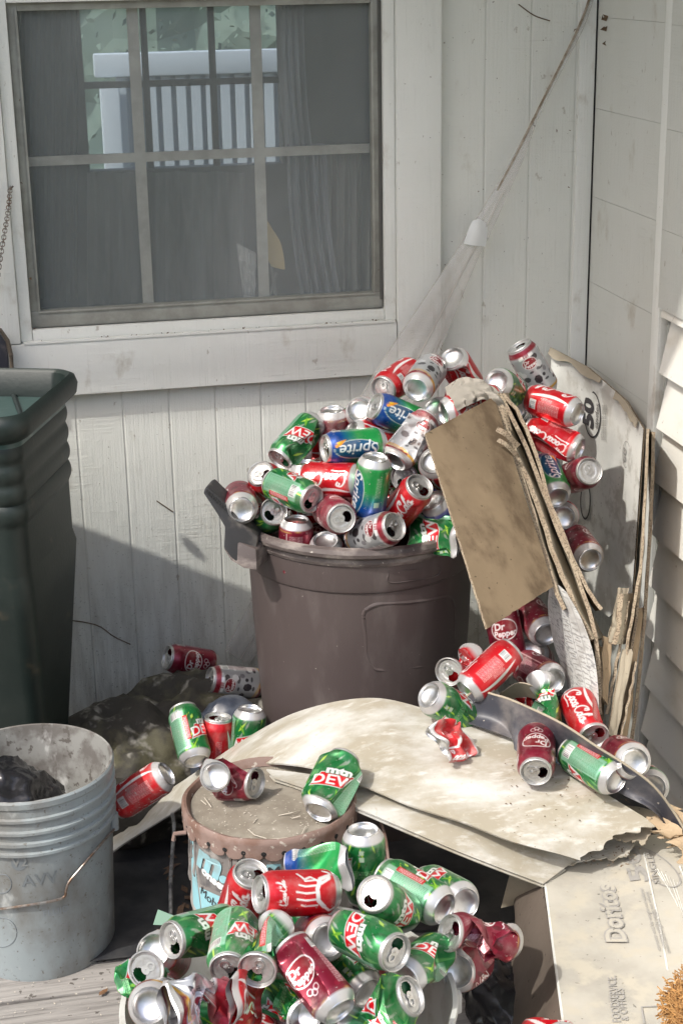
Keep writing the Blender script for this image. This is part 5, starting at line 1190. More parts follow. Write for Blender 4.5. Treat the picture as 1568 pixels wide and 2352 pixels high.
child(m_, 'crease', mat('dusty_crease', (.52, .47, .42), .7, coord='World'), fp)
m_ = MB(); q = P(1228, 278, y=YW-.03); 
for dx, dy, s in ((0, 0, .007), (-4, 10, .006), (3, -8, .004)): crumb(m_, P(1228+dx, 278+dy, y=YW-.03), s)
child(m_, 'dirt_knot', M_brn, fp, smooth=False)
m_ = MB(); g = surf([[P(1084, 508, y=YW-.055), P(1100, 503, y=YW-.058), P(1118, 514, y=YW-.052)], [P(1074, 530, y=YW-.057), P(1096, 535, y=YW-.062), P(1118, 538, y=YW-.054)], [P(1064, 560, y=YW-.058), P(1088, 564, y=YW-.062), P(1114, 566, y=YW-.054)]], 14, 14); slab(m_, g, .0012); child(m_, 'tape', M_tape, fp)
m_ = MB()
for (a, b) in (((1012, 780), (1000, 810)), ((996, 800), (985, 830)), ((1005, 792), (1015, 806))): m_.tube([P(*a, y=YW-.045), P(*b, y=YW-.05)], .0009, 5)
child(m_, 'loose_thread', M_wire, fp)

# ------------------------------------------------------------------ dark sacks at the left
q = P(300, 1650, d=3.35); o = blob((q.x, q.y+.03, .085), (.19, .16, .155), 5, .16, 1.4).build('mouldy_sack', M_sack, None, auto=60); tag(o, 'dark mouldy sack slumped against the wall behind the bucket', 'sack')
q = P(455, 1575, d=3.46); o = blob((q.x-.01, q.y+.0, .08), (.20, .17, .17), 12, .16, 1.6, 5).build('mouldy_sack', M_sack, None, auto=60); tag(o, 'smaller dark sack under the maroon can by the wall', 'sack')
q = P(530, 1650, d=3.27); o = blob((q.x, q.y+.02, q.z-.09), (.088, .06, .125), 7, .05, 1.2, 4).build('dark_blue_bag', mat('dark_blue_bag_film', (.028, .034, .05), .3, c2=(.08, .09, .11), scale=20, coord='World'), None); tag(o, 'rounded dark blue bag behind the three shaded cans', 'bag')
# rope hanging from the panel
m_ = MB(); m_.tube(catmull([P(396, 1868, z=.15), P(400, 1900, z=.12), P(396, 1960, z=.08), P(392, 2030, z=.05), P(393, 2108, z=.012)], 24), .0038, 6); o = m_.build('pale_cord', mat('pale_cord', (.34, .34, .32), .9, c2=(.10, .10, .10), scale=50), None); tag(o, 'pale grey cord hanging down in the dark beside the paint pail', 'cord')
m_ = MB(); m_.tube(catmull([P(872, 1880, z=.31), P(885, 1925, z=.28), P(892, 1980, z=.25), P(897, 2040, z=.22)], 16), .0028, 6); o = m_.build('rusty_wire', M_rust, None); tag(o, 'thin rusty wire standing behind the upright green can', 'wire')
# deck litter
rl_ = random.Random(21)
def leaf(px, py, z, s, lab=None, m=M_leaf, dxy=None):
    c_ = P(px, py, z=z) if dxy is None else dxy; a = rl_.uniform(0, 6.28); X = Vector((math.cos(a), math.sin(a), rl_.uniform(-.2, .3))).normalized()*s; Y = X.cross(Vector((0, 0, 1))).normalized()*s*.42
    m_ = MB(); vs = [c_-X, c_-X*.4+Y*.8, c_+X*.3+Y, c_+X, c_+X*.3-Y, c_-X*.4-Y*.8, c_+Vector((0, 0, .15*s))]; m_.add(vs, [(0, 1, 6), (1, 2, 6), (2, 3, 6), (3, 4, 6), (4, 5, 6), (5, 0, 6)]); return m_.build('dry_leaf', m, None)
tag(leaf(352, 2168, .024, .014, m=mat('tan_leaf', (.42, .26, .13), .8)), 'single tan leaf on the deck between bucket and tub', 'leaf')
tag(leaf(238, 2278, .006, .013), 'brown leaf on the deck below the bucket', 'leaf')
m_ = MB()
for k in range(46):
    px, py = rl_.uniform(390, 560), rl_.uniform(1925, 2120); c_ = P(px, py, z=.016); a = rl_.uniform(0, 6.28); X = Vector((math.cos(a), math.sin(a), rl_.uniform(-.3, .3)))*rl_.uniform(.008, .02); Y = Vector((-math.sin(a), math.cos(a), rl_.uniform(-.3, .3)))*.007
    m_.add([c_-X, c_+Y, c_+X, c_-Y], [(0, 1, 2, 3)])
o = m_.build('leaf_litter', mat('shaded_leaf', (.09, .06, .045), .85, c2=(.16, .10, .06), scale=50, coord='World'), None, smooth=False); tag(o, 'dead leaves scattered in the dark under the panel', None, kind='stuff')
m_ = MB()   # fine dust and twigs on the pail lid, panel and deck
def speck(q, s):
    a = rl_.uniform(0, 6.28); X = Vector((math.cos(a), math.sin(a), .1))*s; Y = Vector((-math.sin(a), math.cos(a), .2))*s*rl_.uniform(.25, .7); m_.add([q-X, q+Y, q+X, q-Y+Vector((0, 0, s*.3))], [(0, 1, 2, 3)])
for k in range(90):
    a = rl_.uniform(0, 6.28); r = .125*math.sqrt(rl_.random()); speck(Vector((pc.x+r*math.cos(a), pc.y+r*math.sin(a), lz-.0095)), rl_.uniform(.0010, .0028))
for k in range(70): px, py = rl_.uniform(-40, 330), rl_.uniform(2240, 2400); speck(P(px, py, z=.003), rl_.uniform(.0012, .003))
o = m_.build('pale_specks', M_debris, None, smooth=False); tag(o, 'pale crumbs and dust scattered on the pail lid and deck', None, kind='stuff')
m_ = MB(); zt_ = lz-.0085
for pts in (((570, 1905, 0), (585, 1918, .002), (612, 1926, 0)), ((620, 1928, 0), (690, 1922, .001), (702, 1898, .003)), ((470, 1832, 0), (478, 1843, .005), (486, 1854, 0)), ((474, 1848, 0), (462, 1838, .004)), ((590, 1880, 0), (582, 1890, 0)), ((640, 1873, 0), (672, 1866, .005), (688, 1862, 0)), ((670, 1880, 0), (690, 1874, .006))):
    m_.tube([P(a, b, z=zt_+c) for a, b, c in pts], .0009, 5)
o = m_.build('dry_twigs', M_debris, None); tag(o, 'thin dry twigs lying on the rusty pail lid', None, kind='stuff')
m_ = MB()
for k in range(120):
    px, py = rl_.uniform(1150, 1480), rl_.uniform(1860, 1985)
    if (py-1860) > (1500-px)*.9: continue
    q = P(px, py, z=.28); q.z = panel_z(q.x, q.y)+.004; speck(q, rl_.uniform(.001, .003))
for k in range(60):
    px, py = rl_.uniform(1300, 1470), rl_.uniform(1935, 1990); speck(P(px, py, z=.262), rl_.uniform(.0015, .004))
o = m_.build('brown_crumbs', M_brn, None, smooth=False); tag(o, 'brown crumbs along the torn end of the white panel', None, kind='stuff')
# golden fibre tuft at the lower right corner
m_ = MB(); c_ = bx(1560, 2320)
for k in range(4200):
    a = rl_.uniform(0, 6.28); r = .026*math.sqrt(rl_.random()); p = c_+Vector((r*math.cos(a)+.016, r*math.sin(a)*1.25-.018, rl_.uniform(.001, .026)*(1-r/.05))); pts = [p]
    d = Vector((rl_.gauss(0, 1), rl_.gauss(0, 1), rl_.gauss(0, .5))).normalized()
    for s in range(3): d = (d+Vector((rl_.gauss(0, .6), rl_.gauss(0, .6), rl_.gauss(0, .4)))).normalized(); pts.append(pts[-1]+d*.0042)
    if max(p.x for p in pts) > XW-.03: continue
    m_.tube(pts, .00045, 3)
o = m_.build('fibre_tuft', M_straw, None); tag(o, 'frayed golden fibre clump on the pale box at the lower right corner', 'fibre clump')
# green torn scrap left of the tub heap
m_ = MB(); g = surf([[P(396, 2060-0, d=2.43), P(405, 2080, d=2.42)], [P(363, 2092, d=2.44), P(370, 2100, d=2.44)], [P(352, 2125, d=2.44), P(366, 2122, d=2.43)]], 6, 10)
m_ = MB(); v_ = [P(362, 2092, d=2.46), P(398, 2106, d=2.42), P(396, 2126, d=2.42), P(352, 2124, d=2.46)]; v2_ = [p+Vector((.001, .002, .001)) for p in v_]; m_.add(v_+v2_, [(0, 1, 2, 3), (7, 6, 5, 4), (0, 4, 5, 1), (1, 5, 6, 2), (2, 6, 7, 3), (3, 7, 4, 0)])
o = m_.build('green_scrap', mat('pale_green_scrap', (.15, .25, .19), .5), None); tag(o, 'pale green torn scrap sticking out left of the tub heap', 'scrap')

# ------------------------------------------------------------------ the cans
CANS = [
    ('dew', 'd1', (0.514, 2.9904, 0.8174), (-0.7055, -0.526, -0.475), 0.25, 'green can upside down on the left flank of the barrel heap, red panel showing', 'soda cans heaped in the brown barrel'),
    ('dp', '', (0.596, 3.0304, 0.8049), (0.0707, 0.0464, -0.9964), 0.25, 'dull maroon can with an upside down white oval, highest left on the barrel heap', 'soda cans heaped in the brown barrel'),
    ('coke', '', (0.6622, 3.0352, 0.8389), (0.387, 0.7537, -0.5311), 0.5, 'red can showing only its round silver base left of the topmost blue and green can', 'soda cans heaped in the brown barrel'),
    ('coke', '', (0.733, 3.0513, 0.9103), (-0.6964, -0.7084, -0.1148), 0.5, 'unopened red can lying lid forward against the clear plastic strip', 'soda cans heaped in the brown barrel'),
    ('dpd', '', (0.7742, 2.9968, 0.9259), (0.5148, 0.8402, 0.1706), 0.25, 'silver can with round hollow base facing the camera near the top of the heap', 'soda cans heaped in the brown barrel'),
    ('coke', 'd1', (0.8692, 3.0698, 0.911), (0.4942, 0.5484, -0.6745), 0.25, 'red can tipped base up at the very top of the barrel heap', 'soda cans heaped in the brown barrel'),
    ('sprite', '', (0.7126, 2.9597, 0.8601), (-0.879, -0.1345, 0.4575), 0.25, 'blue and green can lying under the unopened red lid, white letters at its lower edge', 'soda cans heaped in the brown barrel'),
    ('coke', '', (0.6668, 2.9653, 0.8122), (0.8976, 0.2008, -0.3923), 0.75, 'red can with white stripe wedged under the blue and green can', 'soda cans heaped in the brown barrel'),
    ('dpd', 'd1', (0.7185, 2.8856, 0.833), (0.6766, 0.5169, 0.5244), 0.25, 'silver can with red and gold foot touching the cut edge of the brown cardboard flap', 'soda cans heaped in the brown barrel'),
    ('coke', '', (0.8457, 2.9169, 0.8833), (0.9716, 0.1736, 0.161), 0.25, 'red can with big white script partly covered by the upper edge of the cardboard flap', 'soda cans heaped in the brown barrel'),
    ('dp', '', (0.8221, 2.9804, 0.8399), (0.7296, 0.453, -0.5124), 0.0, 'dusty maroon can with pale base just left of the can at the flap edge', 'soda cans heaped in the brown barrel'),
    ('sprite', '', (0.6069, 2.8928, 0.8266), (-0.9877, -0.1524, 0.0344), 0.3, 'blue and green can lying flat across the middle of the heap with an orange burst', 'soda cans heaped in the brown barrel'),
    ('coke', '', (0.5202, 2.9426, 0.7243), (0.0169, -0.0529, -0.9985), 0.5, 'faded red can standing base up with a pale panel, above the long green can', 'soda cans heaped in the brown barrel'),
    ('sprite', '', (0.6192, 2.798, 0.7748), (-0.1059, 0.1348, -0.9852), 0.12, 'green to blue can standing nearly upright in the middle of the heap', 'soda cans heaped in the brown barrel'),
    ('coke', '', (0.4581, 2.966, 0.7318), (-0.487, -0.5142, 0.706), 0.25, 'red can with open lid tilted up at the far left end of the barrel heap', 'soda cans heaped in the brown barrel'),
    ('dew', '', (0.4776, 2.8608, 0.7579), (0.5235, -0.8499, -0.0602), 0.5, 'long green can with small print and open lid lying left of centre in the heap', 'soda cans heaped in the brown barrel'),
    ('coke', '', (0.5581, 2.8686, 0.7715), (-0.8169, 0.5729, -0.067), 0.25, 'red can lying crosswise with white script, left of the upright green to blue can', 'soda cans heaped in the brown barrel'),
    ('coke', '', (0.6884, 2.8025, 0.7352), (0.2691, -0.6393, 0.7203), 0.25, 'red can with raised tab and white script leaning by the flap edge', 'soda cans heaped in the brown barrel'),
    ('dew', 'd1', (0.4372, 2.9258, 0.6837), (0.1361, -0.8483, 0.5118), 0.0, 'open green can above the barrel handle, lid facing the camera', 'soda cans heaped in the brown barrel'),
    ('dp', '', (0.4826, 2.8593, 0.6409), (-0.0435, 0.0467, -0.998), 0.5, 'faded maroon can standing base up at the barrel rim', 'soda cans heaped in the brown barrel'),
    ('dp', '', (0.5487, 2.8075, 0.7234), (0.0419, -0.987, 0.1555), 0.0, 'brownish can pointing its open lid straight at the camera, low in the heap', 'soda cans heaped in the brown barrel'),
    ('coke', '', (0.54, 2.8393, 0.616), (0.124, 0.4311, -0.8938), 0.0, 'silver based can almost sunk behind the barrel rim', 'soda cans heaped in the brown barrel'),
    ('dpd', '', (0.6146, 2.7606, 0.6951), (0.4949, -0.7572, 0.4263), 0.3, 'silver can with maroon shoulder and open lid lying along the front rim', 'soda cans heaped in the brown barrel'),
    ('dew', 'g', (0.7331, 2.7757, 0.6714), (-0.61, 0.7858, -0.1017), 0.25, 'crushed green can low at the rim just left of the flap', 'soda cans heaped in the brown barrel'),
    ('blue', '', (0.7735, 2.8131, 0.6892), (0.5603, 0.2402, -0.7927), 0.2, 'pale can with blue side half behind the flap edge', 'soda cans heaped in the brown barrel'),
    ('coke', '', (0.7716, 2.8712, 0.7725), (0.4419, 0.7193, -0.536), 0.0, 'sliver of a red can squeezed beside the flap above the green and white one', 'soda cans heaped in the brown barrel'),
    ('dew', '', (0.7291, 2.9194, 0.7523), (-0.5016, -0.8459, 0.1815), 0.3, 'green can with a white and red streak behind the red can with raised tab', 'soda cans heaped in the brown barrel'),
    ('dp', '', (0.3871, 2.9175, 0.7241), (0.1006, 0.9918, -0.0788), 0.0, 'dark maroon can in the shade at the left inside of the barrel rim', 'soda cans heaped in the brown barrel'),
    ('dpd', '', (1.0474, 3.1479, 0.8882), (-0.5135, 0.067, 0.8555), 0.25, 'long silver can standing highest against the corner, gold line at its edge', 'soda cans heaped against the corner'),
    ('dew', '', (0.9632, 3.0643, 0.875), (0.5728, 0.7124, -0.4055), 0.0, 'green can showing a bright round silver base behind the crumpled paper', 'soda cans heaped against the corner'),
    ('coke', '', (1.0557, 3.0356, 0.8376), (-0.5909, 0.7957, 0.1333), 0.55, 'red can with facts panel and barcode lying against the white box panel', 'soda cans heaped against the corner'),
    ('coke', 'd1', (1.048, 3.0076, 0.7735), (-0.7027, 0.6782, 0.215), 0.25, 'dented red can with white script directly under the barcode can at the right', 'soda cans heaped against the corner'),
    ('dp', '', (1.086, 2.9517, 0.7117), (0.0171, -0.9116, 0.4108), 0.0, 'maroon can with unopened lid resting on the white box panel', 'soda cans heaped against the corner'),
    ('sprite', '', (1.0232, 2.9543, 0.7047), (0.0476, 0.9484, 0.3135), 0.2, 'blue and green can going down behind the cardboard stack with silver base below', 'soda cans heaped against the corner'),
    ('coke', '', (1.0497, 2.9593, 0.6279), (0.1997, 0.9551, -0.2188), 0.5, 'red can base just peeping from behind the cardboard stack', 'soda cans heaped against the corner'),
    ('dp', '', (1.0616, 2.8618, 0.5883), (0.0463, 0.9968, 0.0653), 0.0, 'brownish dull can in the gap below, right of the cardboard stack', 'soda cans heaped against the corner'),
    ('dew', '', (1.0017, 3.1483, 0.8087), (0.1439, 0.9769, -0.1581), 0.0, 'dark green can buried in the shade behind the stack top', 'soda cans heaped against the corner'),
    ('dp', '', (0.8558, 2.7046, 0.4915), (-0.1271, 0.317, 0.9399), 0.25, 'maroon can with white oval lettering standing below the flap corner', 'soda cans spilled around the cardboard on the right'),
    ('dp', '', (0.9245, 2.7294, 0.4997), (-0.0397, 0.9958, 0.0825), 0.0, 'dull brown maroon can with silver base beside the newspaper sheet', 'soda cans spilled around the cardboard on the right'),
    ('dp', '', (0.9259, 2.7277, 0.4201), (0.3788, 0.7471, -0.5462), 0.0, 'can base in deep shade between the two dull maroon cans', 'soda cans spilled around the cardboard on the right'),
    ('dp', '', (0.8924, 2.6155, 0.4435), (-0.1845, 0.9747, -0.1259), 0.5, 'dusty brown can with dented pale base above the big green dented can', 'soda cans spilled around the cardboard on the right'),
    ('coke', 'd2', (0.7457, 2.6235, 0.4734), (-0.5978, -0.7896, 0.1386), 0.25, 'crumpled red can with open lid leaning on the barrel foot', 'soda cans spilled around the cardboard on the right'),
    ('coke', '', (0.7807, 2.5555, 0.4858), (0.8193, 0.3417, 0.4604), 0.5, 'bright red can with barcode and facts panel lying on the black plastic edge', 'soda cans spilled around the cardboard on the right'),
    ('dew', '', (0.7002, 2.5346, 0.4336), (0.7405, 0.3158, -0.5933), 0.0, 'green can with silver base tucked under the crumpled red one', 'soda cans spilled around the cardboard on the right'),
    ('dew', 'd2', (0.8575, 2.4852, 0.4436), (-0.2353, -0.8748, -0.4236), 0.25, 'big dented green can catching a star of sunlight', 'soda cans spilled around the cardboard on the right'),
    ('coke', 'd1', (0.9221, 2.4416, 0.4315), (-0.0395, -0.9841, -0.1733), 0.25, 'red can with white script upside down at the foot of the cardboard pile', 'soda cans spilled around the cardboard on the right'),
    ('coke', 'flat', (0.687, 2.4079, 0.4322), (0.8348, 0.4861, -0.2584), 0.12, 'small red can crushed flat on the dusty white panel', 'soda cans spilled around the cardboard on the right'),
    ('dp', '', (0.7953, 2.3271, 0.4341), (-0.3202, -0.941, -0.1094), 0.25, 'maroon can with upside down oval lying lid forward on the white panel', 'soda cans spilled around the cardboard on the right'),
    ('dew', '', (0.8761, 2.2762, 0.4258), (-0.3973, 0.916, 0.0555), 0.5, 'green can with printed offer panel lying beside the maroon one', 'soda cans spilled around the cardboard on the right'),
    ('dp', '', (0.9562, 2.331, 0.404), (0.0767, 0.9408, -0.3302), 0.0, 'maroon can with large silver base half behind the black plastic strip', 'soda cans spilled around the cardboard on the right'),
    ('dew', '', (1.0153, 2.3727, 0.3243), (0.1878, 0.9218, -0.339), 0.0, 'bit of green can behind the end of the black plastic strip', 'soda cans spilled around the cardboard on the right'),
    ('dp', '', (0.3106, 3.2764, 0.239), (-0.9112, -0.2104, 0.3541), 0.25, 'maroon can lying on the dark sack against the white wall', 'soda cans lying left of the barrel'),
    ('dpd', '', (0.3863, 3.0985, 0.2615), (-0.9494, -0.1683, 0.2652), 0.3, 'dark silver can end to end with the maroon one beside the barrel', 'soda cans lying left of the barrel'),
    ('dew', '', (0.2577, 2.8359, 0.2807), (-0.0964, 0.827, 0.5539), 0.6, 'green can with red facts panel standing in the dark left of the barrel', 'soda cans lying left of the barrel'),
    ('coke', '', (0.3122, 2.8552, 0.2414), (0.1063, 0.0787, 0.9912), 0.0, 'red can with white band between two green ones in the dark', 'soda cans lying left of the barrel'),
    ('dew', '', (0.3715, 2.8306, 0.2634), (-0.1303, -0.0812, -0.9881), 0.25, 'green can touching the barrel foot beside the white banded one', 'soda cans lying left of the barrel'),
    ('coke', '', (0.1492, 2.6734, 0.2604), (-0.7937, 0.2064, -0.5722), 0.5, 'dusty red can with barcode lying behind the white plastic bucket', 'soda cans lying left of the barrel'),
    ('dp', 'vfold', (0.2812, 2.383, 0.4195), (0.9019, 0.1966, -0.3845), 0.25, 'maroon can crushed and folded in two on the rusty pail lid', 'soda cans on the rusty pail'),
    ('dew', 'h', (0.4466, 2.3479, 0.406), (0.5366, 0.746, 0.3944), 0.25, 'shiny green can standing tilted where pail lid meets the white panel', 'soda cans on the rusty pail'),
    ('coke', '', (0.2589, 2.1033, 0.3689), (0.1865, -0.3889, 0.9022), 0.25, 'red can with open dark lid standing against the rusty pail', 'soda cans in the front tub'),
    ('sprite', 'g', (0.3719, 2.0904, 0.4029), (-0.7406, 0.5736, -0.3499), 0.35, 'flattened blue and green can lying behind the red one with white drawing', 'soda cans in the front tub'),
    ('polar', '', (0.3234, 1.9881, 0.4374), (-0.9556, -0.1966, 0.2193), 0.25, 'red can with white drawing lying across the top of the tub heap', 'soda cans in the front tub'),
    ('dew', '', (0.4497, 2.1122, 0.3928), (0.0195, -0.0359, -0.9992), 0.0, 'green can standing base up at the edge of the rusty pail', 'soda cans in the front tub'),
    ('dew', 'd1', (0.4491, 1.9405, 0.4289), (-0.4911, -0.5132, 0.7038), 0.25, 'green can whose open lid shines bright white, centre of the tub heap', 'soda cans in the front tub'),
    ('dew', '', (0.502, 2.0093, 0.4008), (-0.5542, 0.8308, 0.0513), 0.5, 'green can with barcode lying right of the shining lid', 'soda cans in the front tub'),
    ('dew', '', (0.5587, 2.0439, 0.3688), (-0.2626, 0.937, -0.2302), 0.2, 'green can with silver base furthest back on the right of the tub heap', 'soda cans in the front tub'),
    ('dew', 'd1', (0.1867, 2.0058, 0.3811), (-0.8184, -0.526, 0.2315), 0.25, 'green can with open lid pointing left, upper left of the tub heap', 'soda cans in the front tub'),
    ('dew', 'd1', (0.222, 1.9357, 0.401), (-0.2461, -0.9691, -0.0166), 0.35, 'green can with brownish lid between two other green ones', 'soda cans in the front tub'),
    ('dew', 'd2', (0.2636, 1.8907, 0.4199), (-0.3862, -0.9214, 0.0427), 0.5, 'bent green can with open lid in the front middle of the tub heap', 'soda cans in the front tub'),
    ('dp', 'd1', (0.3172, 1.8225, 0.408), (-0.4018, 0.8391, 0.3666), 0.32, 'large dented maroon can with white oval in the middle of the tub heap', 'soda cans in the front tub'),
    ('dp', '', (0.3506, 1.9639, 0.3757), (-0.0359, 0.8751, -0.4826), 0.0, 'maroon can showing its wide silver base below the white drawing can', 'soda cans in the front tub'),
    ('dew', 'd1', (0.4015, 1.8712, 0.4244), (0.4661, -0.8752, 0.1299), 0.25, 'green can with raised tab and open lid facing right in the tub heap', 'soda cans in the front tub'),
    ('dew', 'd1', (0.4849, 1.8945, 0.3539), (0.6476, 0.743, -0.1691), 0.25, 'green can with recessed pale base leaning inside the right rim of the tub', 'soda cans in the front tub'),
    ('dew', '', (0.3879, 1.9637, 0.3062), (-0.36, 0.9329, -0.005), 0.0, 'green can with white shoulder in the shade beside the large maroon one', 'soda cans in the front tub'),
    ('dew', 'f', (0.3975, 1.7927, 0.3667), (0.6758, -0.4621, 0.5743), 0.25, 'flattened green can with red and white slanted panel at the bottom rim of the tub', 'soda cans in the front tub'),
    ('dp', 'w', (0.5858, 1.9395, 0.3547), (-0.8837, -0.2334, 0.4058), 0.0, 'twisted shiny maroon can sticking out over the right rim of the tub', 'soda cans in the front tub'),
    ('dp', 'd1', (0.5781, 1.9873, 0.2749), (0.471, 0.7714, -0.4279), 0.0, 'maroon can below the twisted one outside the tub rim', 'soda cans in the front tub'),
    ('dew', 'short', (0.0908, 1.9663, 0.352), (0.3118, -0.663, 0.6806), 0.0, 'squashed green can with grey lid at the left rim of the tub', 'soda cans in the front tub'),
    ('dpd', 'd1', (0.1088, 1.8834, 0.3602), (0.2422, 0.8164, -0.5242), 0.0, 'can with bright silver base at the lower left rim of the tub', 'soda cans in the front tub'),
    ('dpd', 'spike', (0.1549, 1.8209, 0.3857), (0.7118, 0.5541, -0.4317), 0.6, 'torn maroon and silver can with a sharp metal peak at the bottom left', 'soda cans in the front tub'),
    ('coke', 'g', (0.2235, 1.8269, 0.379), (0.4297, 0.6806, -0.5934), 0.25, 'crushed red can with white round lettering low in the tub heap', 'soda cans in the front tub'),
    ('dew', 'd2', (0.2823, 1.8533, 0.3485), (-0.2651, 0.9293, -0.2572), 0.0, 'creased green can below the bent one at the bottom edge', 'soda cans in the front tub'),
    ('dp', 'd1', (0.1298, 2.0368, 0.3291), (0.2704, 0.7119, -0.6482), 0.0, 'maroon can peeking from under the green can on the upper left of the tub', 'soda cans in the front tub'),
    ('coke', 'd1', (0.6743, 1.8865, 0.2019), (-0.0438, 0.8413, -0.5388), 0.0, 'bit of red can at the bottom edge beside the dark box flap', 'soda cans in the front tub'),
    ('sprite', '', (0.7861, 3.0198, 0.6376), (0.4814, 0.523, 0.7034), 0.08, 'blue and green can hidden deep between the raised tab can and the flap', 'soda cans heaped in the brown barrel'),
    ('dew', 'd1', (0.5298, 3.0795, 0.6804), (-0.2729, 0.2676, -0.9241), 0.45, 'green can glimpsed in the gap behind the left open lid of the barrel heap', 'soda cans heaped in the brown barrel'),
    ('coke', 'd2', (0.5294, 2.9868, 0.599), (-0.132, 0.9441, -0.3021), 0.82, 'red can glimpsed in the dark above the upright maroon rim can', 'soda cans heaped in the brown barrel'),
    ('dp', '', (0.5659, 3.0581, 0.6108), (0.1208, -0.3625, 0.9241), 0.19, 'maroon can glimpsed between the upright rim can and the brownish open one', 'soda cans heaped in the brown barrel'),
    ('coke', 'd1', (0.6471, 3.1417, 0.6014), (0.4408, 0.8166, -0.3727), 0.56, 'red can sliver behind the brownish open can in the barrel', 'soda cans heaped in the brown barrel'),
    ('dew', 'd2', (0.7036, 3.0181, 0.6569), (0.8942, -0.344, 0.2866), 0.93, 'green can glimpsed under the right side of the upright green to blue can', 'soda cans heaped in the brown barrel'),
    ('dp', '', (0.6267, 3.0322, 0.6849), (0.1942, -0.8737, 0.4461), 0.3, 'maroon can glimpsed between the brownish open can and the upright green one', 'soda cans heaped in the brown barrel'),
    ('dpd', 'd1', (0.6287, 3.043, 0.5708), (0.1898, -0.9818, -0.0068), 0.67, 'silver can glimpsed at the rim between two low open cans', 'soda cans heaped in the brown barrel'),
    ('sprite', 'd2', (0.7896, 2.9598, 0.6701), (0.4485, -0.0922, -0.889), 0.04, 'soda can buried under the others in the barrel heap', 'soda cans heaped in the brown barrel'),
    ('dew', '', (0.7014, 3.0912, 0.6877), (-0.7673, -0.6249, 0.144), 0.41, 'green can glimpsed between the upright green can and the raised tab can', 'soda cans heaped in the brown barrel'),
    ('coke', 'd1', (0.713, 2.9244, 0.6698), (0.031, 0.8303, -0.5565), 0.78, 'red can glimpsed below the raised tab can at the barrel rim', 'soda cans heaped in the brown barrel'),
    ('dp', 'd2', (0.6657, 2.9208, 0.6219), (0.1079, 0.8859, -0.4511), 0.15, 'maroon can sliver at the barrel rim right of the maroon shouldered can', 'soda cans heaped in the brown barrel'),
    ('coke', '', (0.5946, 3.0944, 0.7768), (0.9796, 0.2004, -0.0157), 0.52, 'red can peeping between the flat blue and green can and the upside down green one', 'soda cans heaped in the brown barrel'),
    ('dew', 'd1', (0.8592, 3.1616, 0.7797), (0.7733, -0.5727, 0.2721), 0.89, 'soda can buried under the others in the barrel heap', 'soda cans heaped in the brown barrel'),
    ('dp', 'd2', (0.6721, 3.138, 0.7168), (-0.0574, -0.6521, 0.756), 0.26, 'soda can buried under the others in the barrel heap', 'soda cans heaped in the brown barrel'),
    ('dpd', '', (0.7597, 3.1153, 0.7512), (-0.8493, 0.5176, -0.1041), 0.63, 'silver can sliver at the upper left edge of the cardboard flap', 'soda cans heaped in the brown barrel'),
    ('sprite', 'd1', (0.7687, 3.0687, 0.7008), (0.5774, 0.7529, -0.316), 0.0, 'soda can buried under the others in the barrel heap', 'soda cans heaped in the brown barrel'),
    ('dew', 'd2', (0.595, 3.1362, 0.657), (0.7259, 0.516, 0.4548), 0.37, 'soda can buried under the others in the barrel heap', 'soda cans heaped in the brown barrel'),
    ('coke', '', (0.7116, 3.1228, 0.5985), (-0.0516, 0.6613, 0.7484), 0.74, 'soda can buried under the others in the barrel heap', 'soda cans heaped in the brown barrel'),
    ('dp', 'd1', (0.7631, 3.0771, 0.6208), (0.923, 0.0343, -0.3833), 0.11, 'soda can buried under the others in the barrel heap', 'soda cans heaped in the brown barrel'),
    ('coke', 'd2', (0.6042, 3.1885, 0.7357), (-0.3296, 0.9358, 0.1253), 0.48, 'red can sliver under the highest left maroon can of the heap', 'soda cans heaped in the brown barrel'),
    ('dew', '', (0.6887, 3.1541, 0.7994), (-0.7705, 0.6031, -0.2066), 0.85, 'soda can buried under the others in the barrel heap', 'soda cans heaped in the brown barrel'),
    ('dp', 'd1', (1.0229, 3.2683, 0.4924), (0.9146, -0.3145, 0.2543), 0.22, 'soda can buried in the gap by the wall corner', 'soda cans heaped against the corner'),
    ('dpd', 'd2', (1.0558, 3.1971, 0.7447), (-0.4467, 0.491, 0.7479), 0.59, 'silver can glimpsed in the gap right of the cardboard stack top', 'soda cans heaped against the corner'),
    ('sprite', '', (0.9369, 3.2646, 0.559), (-0.4118, 0.8167, 0.4043), 0.96, 'soda can buried in the gap by the wall corner', 'soda cans heaped against the corner'),
    ('dew', 'd1', (1.0723, 3.3373, 0.7404), (-0.162, 0.9744, 0.1562), 0.33, 'green can glimpsed under the barcode can in the wall corner', 'soda cans heaped against the corner'),
    ('coke', 'd2', (1.0614, 3.2833, 0.8054), (-0.3081, -0.3852, -0.8699), 0.7, 'red can glimpsed behind the bright round base near the stack top', 'soda cans heaped against the corner'),
    ('dp', '', (0.9329, 3.1804, 0.555), (-0.8628, 0.0405, -0.5039), 0.07, 'soda can buried in the gap by the wall corner', 'soda cans heaped against the corner'),
    ('coke', 'd1', (1.077, 3.2512, 0.6697), (0.6364, 0.1642, 0.7537), 0.44, 'red can sliver behind the blue and green can by the cardboard stack', 'soda cans heaped against the corner'),
    ('dew', 'd2', (0.9306, 3.3252, 0.4941), (0.318, 0.884, -0.3426), 0.81, 'soda can buried in the gap by the wall corner', 'soda cans heaped against the corner'),
    ('dp', '', (0.93, 3.3218, 0.7643), (-0.3665, -0.4559, -0.8111), 0.18, 'maroon can sliver under the crumpled paper', 'soda cans heaped against the corner'),
    ('dpd', 'd1', (0.9031, 3.1975, 0.6127), (-0.7221, 0.1602, -0.6729), 0.55, 'soda can buried in the gap by the wall corner', 'soda cans heaped against the corner'),
